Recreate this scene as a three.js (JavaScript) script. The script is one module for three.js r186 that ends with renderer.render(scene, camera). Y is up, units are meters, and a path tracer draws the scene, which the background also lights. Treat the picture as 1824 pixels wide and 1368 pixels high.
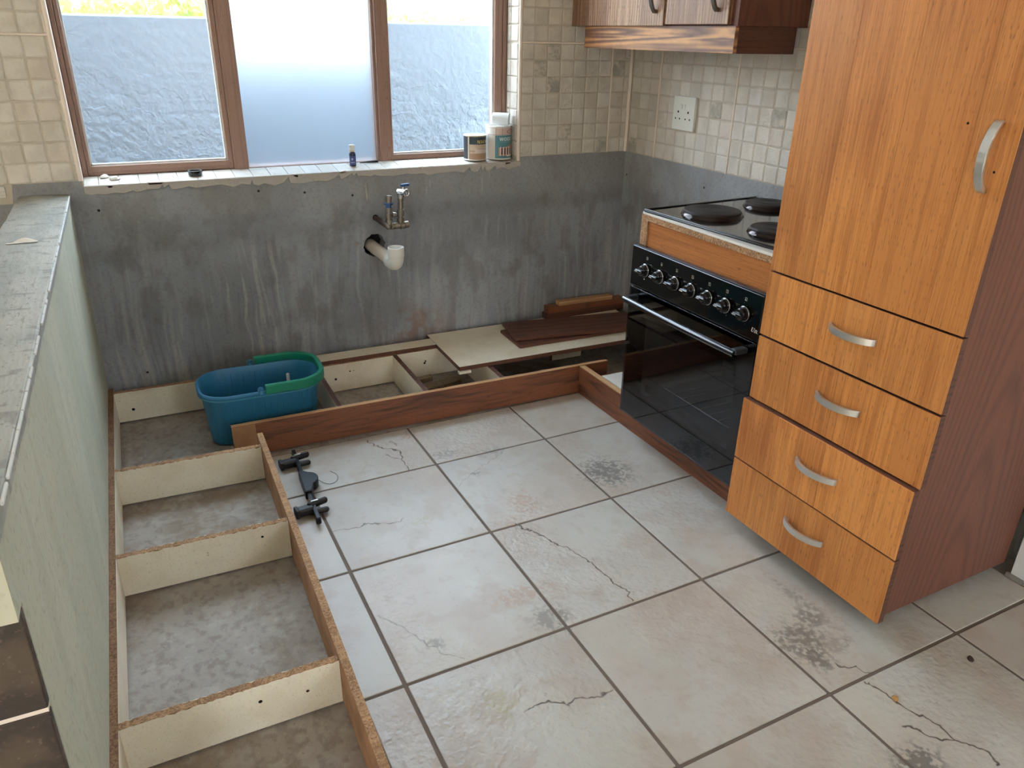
import * as THREE from 'three';
import { RoundedBoxGeometry } from 'three/addons/geometries/RoundedBoxGeometry.js';
import { mergeGeometries, mergeVertices, toCreasedNormals } from 'three/addons/utils/BufferGeometryUtils.js';

/* ------------------------------------------------ camera, sky, sun, exposure */
const SKY_L = 16.0, SUN_I = 62; // daylight
const scene = new THREE.Scene();
const camera = new THREE.PerspectiveCamera(2 * Math.atan(684 / 1353) * 180 / Math.PI, 1824 / 1368, 0.05, 80);
camera.position.set(-0.382, 1.326, 2.092);
camera.rotation.set(-0.43, -0.479, 0.02, 'YXZ');
camera.updateMatrixWorld();
const renderer = new THREE.WebGLRenderer({ antialias: true });
renderer.toneMapping = THREE.LinearToneMapping;
renderer.toneMappingExposure = 0.94;
renderer.shadowMap.enabled = true;
{ // a hazy bright sky: paler at the horizon, a little bluer overhead, the same all the way round
  const w = 64, h = 128, d = new Float32Array(w * h * 4);
  for (let y = 0; y < h; y++) {
    const e = Math.max(0, Math.sin(((y + 0.5) / h - 0.5) * Math.PI)), k = Math.pow(e, 0.6);
    for (let x = 0; x < w; x++) {
      const i = (y * w + x) * 4, L = SKY_L;
      d[i] = L * (1.0 - 0.34 * k); d[i + 1] = L * (1.01 - 0.15 * k); d[i + 2] = L * (1.03 + 0.03 * k); d[i + 3] = 1;
    }
  }
  const t = new THREE.DataTexture(d, w, h, THREE.RGBAFormat, THREE.FloatType);
  t.mapping = THREE.EquirectangularReflectionMapping; t.magFilter = t.minFilter = THREE.LinearFilter; t.needsUpdate = true;
  scene.background = t; scene.environment = null;
}
const sun = new THREE.DirectionalLight(new THREE.Color().setRGB(1.0, 0.925, 0.82), SUN_I);
sun.position.set(1.0 - 1, 7.2, 6.7 + 1.5); sun.target.position.set(-1, 0, 1.5);
sun.castShadow = true; sun.shadow.mapSize.set(2048, 2048);
Object.assign(sun.shadow.camera, { left: -7, right: 7, top: 7, bottom: -7, near: 0.5, far: 25 });
scene.add(sun, sun.target);

/* ------------------------------------------------ helpers: names and tags */
const used = {};
function numbered(n) { const k = used[n] = (used[n] ?? -1) + 1; return k ? n + '_' + String(k).padStart(3, '0') : n; }
function sh(o) { o.castShadow = o.receiveShadow = true; return o; }
function thing(name, label, category, pos = [0, 0, 0], ry = 0, group) {
  const o = new THREE.Group(); o.name = numbered(name); o.position.set(...pos); o.rotation.y = ry;
  o.userData = { label, category }; if (group) o.userData.group = group; scene.add(o); return o;
}
function single(name, geo, mat, label, category, pos = [0, 0, 0], rot = [0, 0, 0], group) {
  const o = sh(new THREE.Mesh(geo, mat)); o.name = numbered(name); o.position.set(...pos); o.rotation.set(...rot);
  o.userData = { label, category }; if (group) o.userData.group = group; scene.add(o); return o;
}
function structure(name) { const o = new THREE.Group(); o.name = name; o.userData.kind = 'structure'; scene.add(o); return o; }
function structMesh(name, geo, mat) { const o = sh(new THREE.Mesh(geo, mat)); o.name = name; o.userData.kind = 'structure'; scene.add(o); return o; }
function part(name, geo, mat, parent, pos, rot, label) {
  const o = sh(new THREE.Mesh(geo, mat)); o.name = name; parent.add(o);
  if (pos) o.position.set(...pos); if (rot) o.rotation.set(...rot); if (label) o.userData.label = label; return o;
}

/* ------------------------------------------------ helpers: random and noise */
function rng(seed) { let s = seed >>> 0; return () => { s = (s + 0x6D2B79F5) >>> 0; let t = s; t = Math.imul(t ^ (t >>> 15), t | 1); t ^= t + Math.imul(t ^ (t >>> 7), t | 61); return ((t ^ (t >>> 14)) >>> 0) / 4294967296; }; }
const LAT = new Float32Array(65536); { const r = rng(77); for (let i = 0; i < 65536; i++) LAT[i] = r(); }
function vn(x, y, px = 0, py = 0) { // value noise, optionally periodic
  let xi = Math.floor(x), yi = Math.floor(y); const fx = x - xi, fy = y - yi;
  const u = fx * fx * (3 - 2 * fx), v = fy * fy * (3 - 2 * fy);
  let x1 = xi + 1, y1 = yi + 1;
  if (px) { xi = ((xi % px) + px) % px; x1 = ((x1 % px) + px) % px; }
  if (py) { yi = ((yi % py) + py) % py; y1 = ((y1 % py) + py) % py; }
  const h = (a, b) => LAT[((a & 255) + ((b & 255) << 8) ^ ((a >> 8) * 7919 & 255)) & 65535];
  const a = h(xi, yi), b = h(x1, yi), c = h(xi, y1), d = h(x1, y1);
  return a + (b - a) * u + (c - a + (a - b - c + d) * u) * v;
}
function fbm(x, y, o = 4, s = 0, px = 0, py = 0) {
  let a = 0.5, t = 0, n = 0, q = 1;
  for (let i = 0; i < o; i++) { t += a * vn(x * q + s * 17.3 * (px ? 0 : 1) + (px ? s * 13 * px : 0), y * q + s * 9.1 * (py ? 0 : 1) + (py ? s * 7 * py : 0), px * q, py * q); n += a; a *= 0.5; q *= 2; }
  return t / n;
}
const sstep = (a, b, x) => { const t = Math.min(1, Math.max(0, (x - a) / (b - a))); return t * t * (3 - 2 * t); };
const mix3 = (a, b, t) => [a[0] + (b[0] - a[0]) * t, a[1] + (b[1] - a[1]) * t, a[2] + (b[2] - a[2]) * t];
function dataTex(w, h, fn, { srgb = true, wrap = THREE.RepeatWrapping } = {}) { // fn(u,v,x,y) -> [r,g,b] 0..255 or one number
  const d = new Uint8Array(w * h * 4);
  for (let y = 0; y < h; y++) for (let x = 0; x < w; x++) {
    const c = fn(x / w, y / h, x, y), i = (y * w + x) * 4;
    if (typeof c === 'number') { d[i] = d[i + 1] = d[i + 2] = Math.max(0, Math.min(255, c)); }
    else { d[i] = Math.max(0, Math.min(255, c[0])); d[i + 1] = Math.max(0, Math.min(255, c[1])); d[i + 2] = Math.max(0, Math.min(255, c[2])); }
    d[i + 3] = 255;
  }
  const t = new THREE.DataTexture(d, w, h); t.wrapS = t.wrapT = wrap; t.magFilter = THREE.LinearFilter; t.minFilter = THREE.LinearMipmapLinearFilter; t.generateMipmaps = true;
  if (srgb) t.colorSpace = THREE.SRGBColorSpace; t.needsUpdate = true; return t;
}
function segDist(px, py, a, b) { const dx = b[0] - a[0], dy = b[1] - a[1]; let t = ((px - a[0]) * dx + (py - a[1]) * dy) / (dx * dx + dy * dy || 1); t = Math.max(0, Math.min(1, t)); return Math.hypot(px - a[0] - dx * t, py - a[1] - dy * t); }
function lineDist(px, py, l) { let m = 1e9; for (let i = 0; i + 1 < l.length; i++) m = Math.min(m, segDist(px, py, l[i], l[i + 1])); return m; }

/* ------------------------------------------------ helpers: geometry */
// uv in metres / size, box projected; grain = axis along which v runs
function boxUV(geo, { su = 1, sv = 1, grain = 'y', ou = 0, ov = 0 } = {}) {
  const g = geo.index ? geo.toNonIndexed() : geo, p = g.attributes.position, n = p.count, uv = new Float32Array(n * 2);
  if (!g.attributes.normal) g.computeVertexNormals();
  const gi = 'xyz'.indexOf(grain), A = new THREE.Vector3(), B = new THREE.Vector3(), C = new THREE.Vector3();
  for (let i = 0; i < n; i += 3) {
    A.fromBufferAttribute(p, i); B.fromBufferAttribute(p, i + 1); C.fromBufferAttribute(p, i + 2);
    const nn = B.clone().sub(A).cross(C.clone().sub(A)), ab = [Math.abs(nn.x), Math.abs(nn.y), Math.abs(nn.z)];
    const k = ab.indexOf(Math.max(...ab)); let va = gi, ua;
    if (k === gi) { va = (gi + 1) % 3; ua = (gi + 2) % 3; } else ua = 3 - k - gi;
    for (let j = 0; j < 3; j++) { const q = [p.getX(i + j), p.getY(i + j), p.getZ(i + j)]; uv[(i + j) * 2] = q[ua] / su + ou; uv[(i + j) * 2 + 1] = q[va] / sv + ov; }
  }
  g.setAttribute('uv', new THREE.BufferAttribute(uv, 2)); return g;
}
function rbox(w, h, d, r = 0.002, seg = 1) { return new RoundedBoxGeometry(w, h, d, seg, Math.min(r, w / 2.01, h / 2.01, d / 2.01)); }
function bx(x0, x1, y0, y1, z0, z1, r = 0) { const g = r ? rbox(x1 - x0, y1 - y0, z1 - z0, r) : new THREE.BoxGeometry(x1 - x0, y1 - y0, z1 - z0); g.translate((x0 + x1) / 2, (y0 + y1) / 2, (z0 + z1) / 2); return g; }
function clean(gs) { return gs.map(g => { g = g.index ? g.toNonIndexed() : g; for (const k of Object.keys(g.attributes)) if (!['position', 'normal', 'uv'].includes(k)) g.deleteAttribute(k); if (!g.attributes.uv) g.setAttribute('uv', new THREE.BufferAttribute(new Float32Array(g.attributes.position.count * 2), 2)); return g; }); }
function merge(gs) { return mergeGeometries(clean(gs)); }
function cyl(a, b, r0, r1 = r0, seg = 20, open = false) { // cylinder between two points
  const A = new THREE.Vector3(...a), B = new THREE.Vector3(...b), d = B.clone().sub(A), g = new THREE.CylinderGeometry(r1, r0, d.length(), seg, 1, open);
  g.applyQuaternion(new THREE.Quaternion().setFromUnitVectors(new THREE.Vector3(0, 1, 0), d.clone().normalize())); g.translate((A.x + B.x) / 2, (A.y + B.y) / 2, (A.z + B.z) / 2); return g;
}
function tube(pts, r, seg = 40, rad = 8) { return new THREE.TubeGeometry(new THREE.CatmullRomCurve3(pts.map(p => new THREE.Vector3(...p))), seg, r, rad); }
function loft(rings, { close = false, cap0 = false, cap1 = false } = {}) { // rings: arrays of [x,y,z], same length, closed loops
  const pos = [], idx = [], n = rings[0].length;
  for (const r of rings) for (const q of r) pos.push(...q);
  const m = rings.length;
  for (let i = 0; i + 1 < m + (close ? 1 : 0); i++) { const a = i * n, b = ((i + 1) % m) * n; for (let j = 0; j < n; j++) { const k = (j + 1) % n; idx.push(a + j, b + j, a + k, a + k, b + j, b + k); } }
  for (const [c, at, flip] of [[cap0, 0, false], [cap1, m - 1, true]]) if (c) {
    const ce = [0, 0, 0]; for (const q of rings[at]) for (let k = 0; k < 3; k++) ce[k] += q[k] / n;
    const ci = pos.length / 3; pos.push(...ce); for (let j = 0; j < n; j++) { const k = (j + 1) % n; flip ? idx.push(at * n + j, ci, at * n + k) : idx.push(at * n + j, at * n + k, ci); }
  }
  const g = new THREE.BufferGeometry(); g.setAttribute('position', new THREE.Float32BufferAttribute(pos, 3)); g.setIndex(idx); g.computeVertexNormals(); return toCreasedNormals(g, 0.6);
}
// a board whose top edge is chipped: outline along x by y, extruded in z
function chippedBoard(L, h, t, seed, amp = 0.003, n = 60) {
  const r = rng(seed), s = new THREE.Shape(); s.moveTo(-L / 2, 0); s.lineTo(L / 2, 0);
  for (let i = 0; i <= n; i++) { const x = L / 2 - L * i / n; s.lineTo(x, h - amp * Math.pow(r(), 3) - (r() < 0.06 ? amp : 0)); }
  s.closePath(); const g = new THREE.ExtrudeGeometry(s, { depth: t, bevelEnabled: false }); g.translate(0, 0, -t / 2); return g;
}

/* ------------------------------------------------ procedural surfaces */
const MIR = THREE.MirroredRepeatWrapping;
function woodTex(w, h, SU, SV, { light, dark, deep, freq = 40, warp = 3, cath = 0, fibre = 0.5, pore = 0.4, ring = 0.5, seed = 1, blot = 0.3, lo = 0.8, bu = 7, bv = 2.2 }) {
  return dataTex(w, h, (a, b) => {
    const u = a * SU, v = b * SV;
    const c = cath ? cath * (u - SU / 2) * (u - SU / 2) + v * 0.2 : u * 1.0;
    const wv = fbm(u * 9, v * lo, 3, seed) * warp;
    const s = 0.5 + 0.5 * Math.sin(6.2832 * (c * freq + wv));
    const r = Math.pow(s, 2.2);
    const f = fbm(u * 420, v * 9, 2, seed + 1), bl = fbm(u * bu, v * bv, 3, seed + 2);
    let t = ring * r + fibre * (f - 0.5) * 1.6 + blot * (bl - 0.5) * 2;
    let col = mix3(light, dark, Math.min(1, Math.max(0, t)));
    const p = vn(u * 700 + 31 * seed, v * 65); const pg = sstep(0.76, 0.97, p) * pore;
    if (pg > 0) col = mix3(col, deep, pg);
    return col;
  }, { wrap: MIR });
}
const std = (o) => new THREE.MeshStandardMaterial(o);
const phy = (o) => new THREE.MeshPhysicalMaterial(o);
const TX = {};
TX.oak = woodTex(1024, 1536, 0.36, 1.0, { light: [216, 148, 82], dark: [172, 106, 52], deep: [120, 70, 38], freq: 21, warp: 1.6, fibre: 0.62, pore: 0.42, ring: 0.2, seed: 3, blot: 0.75 });
TX.oakPale = woodTex(1024, 1024, 0.4, 0.6, { light: [190, 154, 124], dark: [116, 80, 58], deep: [84, 56, 42], freq: 70, warp: 5, fibre: 0.9, pore: 0.8, ring: 0.36, seed: 5, blot: 0.6, lo: 2.2 });
TX.mahog = woodTex(1024, 1024, 0.6, 1.0, { light: [124, 78, 62], dark: [96, 58, 46], deep: [74, 44, 37], freq: 26, warp: 1.8, cath: 7, fibre: 0.5, pore: 0.3, ring: 0.5, seed: 8, blot: 0.4 });
TX.plinth = woodTex(512, 1024, 0.14, 0.7, { light: [132, 80, 54], dark: [74, 47, 39], deep: [54, 36, 31], freq: 30, warp: 4, fibre: 0.7, pore: 0.4, ring: 0.3, seed: 11, blot: 1.0, lo: 2.5, bu: 26, bv: 4 });
TX.darkWood = woodTex(512, 512, 0.2, 0.6, { light: [104, 66, 52], dark: [66, 40, 34], deep: [40, 24, 22], freq: 60, warp: 4, fibre: 0.7, pore: 0.4, ring: 0.5, seed: 14, blot: 0.5 });
TX.pine = woodTex(512, 512, 0.15, 0.5, { light: [212, 172, 128], dark: [172, 124, 84], deep: [120, 76, 48], freq: 60, warp: 3, fibre: 0.5, pore: 0.2, ring: 0.6, seed: 17, blot: 0.4 });
TX.grey = woodTex(256, 512, 0.1, 0.3, { light: [150, 132, 110], dark: [104, 88, 72], deep: [60, 50, 42], freq: 90, warp: 5, fibre: 0.9, pore: 0.8, ring: 0.6, seed: 19, blot: 0.6 });
TX.meranti = woodTex(256, 1024, 0.1, 1.0, { light: [158, 126, 112], dark: [130, 100, 88], deep: [98, 72, 62], freq: 40, warp: 2, fibre: 0.6, pore: 0.4, ring: 0.3, seed: 23, blot: 0.4 });
// plain-sawn apron: long tongues of dark grain running along the board
TX.apron = dataTex(1024, 256, (a, b) => {
  const u = a * 0.9, v = b * 0.1;
  const dd = Math.hypot((u - 0.2) * 1.1, (v - 0.03) * 5.5), f = 9.5 * dd / (1 + 0.9 * dd) + 2.6 * fbm(u * 6.5, v * 16, 2, 31) + 2.5 * fbm(u * 2 + 3, v * 6, 2, 33);
  const s = 0.5 + 0.5 * Math.sin(f * 6.2832 * 0.72), t = 0.95 * Math.pow(s, 1.2) + 0.25 * (fbm(u * 14, v * 420, 2, 34) - 0.5);
  return mix3([206, 152, 100], [112, 78, 64], Math.min(1, Math.max(0, t)));
}, { wrap: MIR });
TX.chip = dataTex(512, 512, (a, b) => {
  const n = fbm(a * 90, b * 90, 3, 41), m = fbm(a * 9, b * 9, 3, 42), s = vn(a * 210, b * 210);
  let c = mix3([132, 98, 72], [188, 150, 112], sstep(0.25, 0.75, n * 0.7 + m * 0.3));
  if (s > 0.8) c = mix3(c, [92, 60, 42], (s - 0.8) * 3.2); if (s < 0.12) c = mix3(c, [226, 190, 142], 0.5); return c;
}, { wrap: MIR });
TX.mdf = dataTex(512, 512, (a, b) => {
  const n = fbm(a * 50, b * 50, 3, 43), m = fbm(a * 5, b * 5, 4, 44);
  return mix3([150, 108, 78], [186, 142, 104], 0.35 * n + 0.65 * sstep(0.25, 0.75, m));
}, { wrap: MIR });
TX.melamine = dataTex(512, 512, (a, b) => {
  const m = fbm(a * 4, b * 4, 4, 46), n = vn(a * 160, b * 160), g = fbm(a * 160, b * 160, 2, 47);
  let c = mix3([244, 235, 214], [230, 217, 192], sstep(0.35, 0.8, m)); c = mix3(c, [180, 160, 130], Math.max(0, g - 0.62) * 0.8);
  if (n > 0.965) c = mix3(c, [120, 90, 66], 0.6); return c;
}, { wrap: MIR });
TX.screed = dataTex(1024, 1024, (a, b) => { // bare slab: grey cement with a brown dust film in patches, paint splashes
  const n = fbm(a * 7, b * 7, 5, 51), m = fbm(a * 60, b * 60, 3, 52), p = fbm(a * 22, b * 22, 4, 53), sp = vn(a * 330, b * 330);
  let c = mix3([168, 160, 152], [146, 130, 116], sstep(0.3, 0.7, n)); c = mix3(c, [188, 183, 176], sstep(0.5, 0.8, p) * 0.45); c = mix3(c, [128, 116, 106], sstep(0.45, 0.8, m) * 0.45); c = mix3(c, [196, 190, 182], sstep(0.62, 0.72, fbm(a * 16, b * 16, 5, 56)) * 0.25);
  if (sp > 0.93) c = mix3(c, [205, 198, 188], 0.5); if (sp < 0.05) c = mix3(c, [70, 58, 50], 0.5); return c;
}, { wrap: MIR });
TX.screedB = dataTex(512, 512, (a, b) => 255 * (0.6 * fbm(a * 40, b * 40, 4, 54) + 0.4 * fbm(a * 8, b * 8, 3, 55)), { srgb: false, wrap: MIR });

/* floor tiles: one map over the kitchen floor, x -0.6..2.0, z -0.5..2.7, with the marks that the tiles carry */
const TXL = [-0.43, 0, 0.4214, 0.844, 1.282, 1.715], TZL = [-0.43, 0, 0.4287, 0.8677, 1.306, 1.74, 2.17, 2.6, 3.03];
const FX0 = -0.6, FW = 2.6, FZ0 = -0.5, FD = 3.2;
const CR = [
  [[[0.257, -0.256], [0.274, -0.21], [0.297, -0.184], [0.324, -0.161], [0.34, -0.126], [0.326, -0.075], [0.325, -0.034], [0.328, -0.005]], 1],
  [[[0.285, -0.137], [0.306, -0.106], [0.323, -0.077]], 0.7], [[[0.33, -0.22], [0.345, -0.18]], 0.8],
  [[[0.008, 0.225], [0.07, 0.238], [0.114, 0.227], [0.132, 0.246], [0.174, 0.261], [0.218, 0.255]], 0.6],
  [[[0.503, 0.422], [0.542, 0.494], [0.562, 0.556], [0.588, 0.603], [0.615, 0.678], [0.619, 0.762], [0.63, 0.823], [0.624, 0.862]], 0.95],
  [[[0.208, 1.052], [0.235, 1.042], [0.264, 1.05], [0.303, 1.078], [0.326, 1.069], [0.362, 1.083], [0.385, 1.08], [0.411, 1.086]], 0.9],
  [[[0.009, 0.621], [0.059, 0.694], [0.092, 0.778], [0.115, 0.817], [0.156, 0.857]], 0.3],
  [[[0.943, 1.314], [0.952, 1.344], [0.96, 1.372], [0.958, 1.404], [0.972, 1.431], [0.985, 1.44], [0.985, 1.477], [0.983, 1.505], [1.003, 1.539], [1.018, 1.562], [1.01, 1.588]], 1.1],
  [[[0.916, 1.443], [0.937, 1.453], [0.945, 1.479], [0.954, 1.499], [0.983, 1.505]], 1], [[[0.924, 1.243], [0.928, 1.262], [0.961, 1.272], [0.98, 1.31]], 0.9],
  [[[0.43, 0.161], [0.5, 0.103], [0.578, 0.071], [0.683, 0.005]], 0.28],
];
const BL = [ // x, z, rx, rz, strength, kind: 0 grey pitted, 1 pinkish brown, 2 olive
  [0.408, -0.225, 0.03, 0.03, 1, 1], [0.256, 0.284, 0.04, 0.03, 0.55, 2], [0.919, 0.288, 0.085, 0.085, 1.05, 0], [0.584, 0.335, 0.05, 0.07, 0.8, 1], [0.489, 0.407, 0.05, 0.03, 0.6, 1],
  [0.369, 0.711, 0.09, 0.035, 0.8, 1], [0.406, 0.823, 0.05, 0.05, 0.7, 0], [0.168, 1.007, 0.04, 0.04, 0.7, 2], [0.108, 0.779, 0.022, 0.022, 0.6, 0], [0.909, 1.156, 0.07, 0.06, 1.0, 0], [0.903, 1.21, 0.035, 0.045, 1.2, 0],
  [0.988, 1.105, 0.035, 0.04, 0.9, 0], [0.865, 1.512, 0.055, 0.035, 1.5, 0], [0.473, -0.049, 0.05, 0.03, 0.5, 0], [0.517, 0.111, 0.02, 0.012, 0.7, 0], [1.05, 1.09, 0.04, 0.09, 0.5, 1], [1.02, 1.05, 0.02, 0.12, 0.5, 0],
  [0.62, 0.0, 0.06, 0.03, 0.4, 0], [1.02, 0.46, 0.03, 0.05, 0.5, 1], [0.98, 1.2, 0.05, 0.03, 0.5, 0],
];
function tileIdx(L, x) { let i = 0; while (i < L.length && x > L[i]) i++; return i; }
const FR = (() => { // relief height 0..1 of the cleft tile face
  return (x, z) => { const p = fbm(x * 3.1, z * 3.1, 2, 61), rough = sstep(0.42, 0.62, p); return 0.55 + 0.45 * (fbm(x * 26, z * 26, 4, 62) - 0.5) * (0.35 + rough) + 0.5 * (fbm(x * 95, z * 95, 3, 63) - 0.5) * (0.2 + rough); };
})();
function marks(x, z) { // [crack, grey, pink, olive]
  const wx = x + (fbm(x * 60, z * 60, 2, 66) - 0.5) * 0.018, wz = z + (fbm(x * 60, z * 60, 2, 67) - 0.5) * 0.018; let c = 0; const o = [0, 0, 0, 0];
  for (const [l, s] of CR) { if (Math.abs(x - l[0][0]) > 0.5 || Math.abs(z - l[0][1]) > 0.6) continue; const d = lineDist(wx, wz, l); c = Math.max(c, s * (1 - sstep(0.0007 * s, 0.0026, d)) * (0.55 + 0.6 * vn(x * 90, z * 90))); o[2] = Math.max(o[2], s * 0.3 * Math.exp(-d * d / 0.00025) * fbm(x * 70, z * 70, 2, 68)); }
  o[0] = c;
  for (const [bx_, bz, rx, rz, s, k] of BL) { const dx = (x - bx_) / rx, dz = (z - bz) / rz, q = dx * dx + dz * dz; if (q < 4) { const e = Math.exp(-q * 1.1), n = fbm(x * 120, z * 120, 3, 69), v = s * sstep(0.52 - 0.34 * e, 0.8 - 0.25 * e, n) * Math.min(1, e * 1.6); if (k === 0) o[1] = Math.max(o[1], v); else if (k === 1) o[2] = Math.max(o[2], v); else o[3] = Math.max(o[3], v); } }
  return o;
}
TX.floor = dataTex(2048, 2048, (a, b) => {
  const x = FX0 + a * FW, z = FZ0 + b * FD, ti = tileIdx(TXL, x), tj = tileIdx(TZL, z), r = LAT[(ti * 37 + tj * 101 + 5) & 65535], r2 = LAT[(ti * 57 + tj * 31 + 905) & 65535];
  const X = x + ti * 7.3, Z = z + tj * 3.7, n = fbm(X * 6, Z * 6, 4, 71), m = fbm(X * 40, Z * 40, 3, 72), q = fbm(X * 2.4, Z * 2.4, 2, 73);
  let c = mix3([188, 184, 177], [178, 170, 160], sstep(0.35, 0.7, n)); c = mix3(c, [194, 192, 186], r * 0.5); c = mix3(c, [192, 179, 168], sstep(0.45, 0.7, q) * (0.25 + 0.5 * r2));
  c = mix3(c, [166, 153, 138], sstep(0.58, 0.85, m) * 0.3); c = mix3(c, [172, 156, 142], sstep(0.5, 0.72, fbm(X * 13 + 4, Z * 13, 4, 74)) * 0.38); c = mix3(c, [196, 198, 188], sstep(0.55, 0.75, fbm(X * 5 + 9, Z * 5, 3, 75)) * 0.4);
  const k = marks(x, z); c = mix3(c, [176, 146, 128], Math.min(0.75, k[2] * 0.7)); c = mix3(c, [168, 164, 128], Math.min(0.7, k[3] * 0.7)); c = mix3(c, [112, 108, 102], Math.min(0.85, k[1] * 0.7)); c = mix3(c, [86, 74, 66], Math.min(0.9, k[0]));
  const sp = vn(x * 500, z * 500); if (sp > 0.975) c = mix3(c, [110, 96, 84], 0.5); return c;
}, { wrap: MIR });
TX.floorB = dataTex(2048, 2048, (a, b) => {
  const x = FX0 + a * FW, z = FZ0 + b * FD, ti = tileIdx(TXL, x), tj = tileIdx(TZL, z); const k = marks(x, z);
  return 255 * (FR(x + ti * 5.1, z + tj * 2.3) - 0.4 * k[0] - 0.15 * k[1] - 0.1 * k[2]);
}, { srgb: false, wrap: MIR });

/* dark cement plaster of the stripped lower wall: x -0.75..1.75, y 0..0.9 */
const DR = [[0.485, 0.79, 0.07, 0.9, 0.005], [0.246, 0.79, 0.04, 0.55, 0.004], [0.371, 0.74, 0.05, 0.45, 0.004], [0.735, 0.775, 0.045, 0.6, 0.004], [0.752, 0.79, 0.03, 0.8, 0.004], [0.984, 0.80, 0.075, 0.6, 0.006], [1.02, 0.81, 0.03, 0.5, 0.005], [0.76, 0.62, 0.05, 0.35, 0.003], [-0.51, 0.78, 0.2, 0.35, 0.006], [0.73, 0.83, 0.02, 0.5, 0.003], [1.13, 0.52, 0.1, 0.3, 0.003], [0.62, 0.79, 0.03, 0.25, 0.004]];
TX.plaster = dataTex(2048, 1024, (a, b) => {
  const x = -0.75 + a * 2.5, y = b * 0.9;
  const n = fbm(x * 3.2, y * 3.2, 4, 81), m = fbm(x * 16, y * 10, 4, 82), f = fbm(x * 130, y * 130, 3, 83);
  let c = mix3([139, 142, 147], [159, 163, 168], sstep(0.3, 0.7, n)); c = mix3(c, [126, 124, 123], sstep(0.5, 0.75, m) * 0.6);
  // scoured vertical streaks that start below the old worktop
  const st = fbm(x * 70 + fbm(x * 8, y * 6, 2, 84) * 2.0, y * 4.0, 4, 85), band = sstep(0.68, 0.5, y) * (0.35 + 0.65 * sstep(0.3, 0.6, fbm(x * 4, y * 3, 3, 86)));
  c = mix3(c, [188, 185, 180], sstep(0.56, 0.74, st) * band * 0.55); c = mix3(c, [108, 106, 105], sstep(0.42, 0.28, st) * band * 0.28);
  c = mix3(c, [170, 169, 164], sstep(0.68, 0.74, y + 0.05 * (fbm(x * 3, 1, 3, 87) - 0.5)) * 0.32); // paler strip where the backsplash stood, with some window glare painted in
  c = mix3(c, [112, 108, 104], sstep(0.05, 0.0, Math.abs(y - 0.66 + 0.06 * (x < 0.5 ? 1 : 0) * (0.5 - x) - 0.03 * (fbm(x * 4, 3, 2, 88) - 0.5))) * 0.2);
  const rx = (x - 0.66) / 0.14, ry = (y - 0.16) / 0.1, rd = Math.exp(-(rx * rx + ry * ry)); c = mix3(c, [146, 106, 92], rd * 0.55 * sstep(0.35, 0.65, fbm(x * 22, y * 22, 3, 89)));
  const hx = (x - 0.363) / 0.03, hy = (y - 0.675) / 0.022; c = mix3(c, [166, 160, 148], 0.55 * Math.exp(-(hx * hx + hy * hy)) * sstep(0.3, 0.6, fbm(x * 60, y * 60, 2, 90)));
  const q = Math.hypot(x - 0.435, (y - 0.559)); c = mix3(c, [150, 138, 122], 0.7 * (1 - sstep(0.008, 0.011, q)));
  for (const [dx, dy, len, s, wd] of DR) { const t = (dy - y) / len; if (t > 0 && t < 1) { const d = Math.abs(x - dx - 0.006 * t * (vn(dx * 90, 1) - 0.3)); c = mix3(c, [206, 200, 190], s * (1 - sstep(wd * 0.25, wd * 0.6, d)) * (0.4 + 0.6 * Math.sin(t * 3.1)) * (0.5 + 0.5 * vn(x * 300, y * 60))); } }
  for (const [px, py] of [[0.08, 0.79], [-0.45, 0.76], [0.43, 0.75], [0.247, 0.773], [-0.4, 0.15]]) if (Math.hypot(x - px, y - py) < 0.0045) c = [48, 46, 46];
  const sc = vn(x * 34 + y * 90, y * 30 - x * 60); c = mix3(c, [160, 154, 146], sc > 0.93 ? 0.3 * fbm(x * 200, y * 200, 2, 91) : 0);
  return mix3(c, [104, 100, 97], sstep(0.55, 0.75, f) * 0.16);
}, { wrap: MIR });
TX.plasterB = dataTex(1024, 512, (a, b) => 255 * (0.55 * fbm(a * 26, b * 11, 4, 92) + 0.45 * fbm(a * 190, b * 70, 3, 93)), { srgb: false, wrap: MIR });
/* tumbled stone mosaic, 0.5 m square */
TX.stone = dataTex(1024, 1024, (a, b) => {
  const n = fbm(a * 9, b * 9, 5, 101), v = Math.abs(fbm(a * 7 + 0.6 * fbm(a * 20, b * 20, 2, 102), b * 7, 4, 103) - 0.5), m = fbm(a * 80, b * 80, 3, 104);
  let c = mix3([216, 211, 202], [203, 197, 187], sstep(0.35, 0.7, n)); c = mix3(c, [150, 138, 120], (1 - sstep(0.002, 0.016, v)) * 0.5 * sstep(0.5, 0.7, fbm(a * 5, b * 5, 2, 105))); return mix3(c, [196, 186, 170], sstep(0.6, 0.8, m) * 0.35);
}, { wrap: MIR });
TX.stoneGrey = dataTex(512, 512, (a, b) => { const n = fbm(a * 14, b * 14, 5, 107), m = fbm(a * 50, b * 50, 3, 108); let c = mix3([210, 203, 190], [172, 168, 156], sstep(0.3, 0.68, n)); return mix3(c, [150, 145, 134], sstep(0.5, 0.75, m) * 0.5); }, { wrap: MIR });
TX.stoneB = dataTex(512, 512, (a, b) => 255 * (0.5 * fbm(a * 18, b * 18, 4, 109) + 0.5 * fbm(a * 90, b * 90, 2, 110)), { srgb: false, wrap: MIR });
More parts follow.
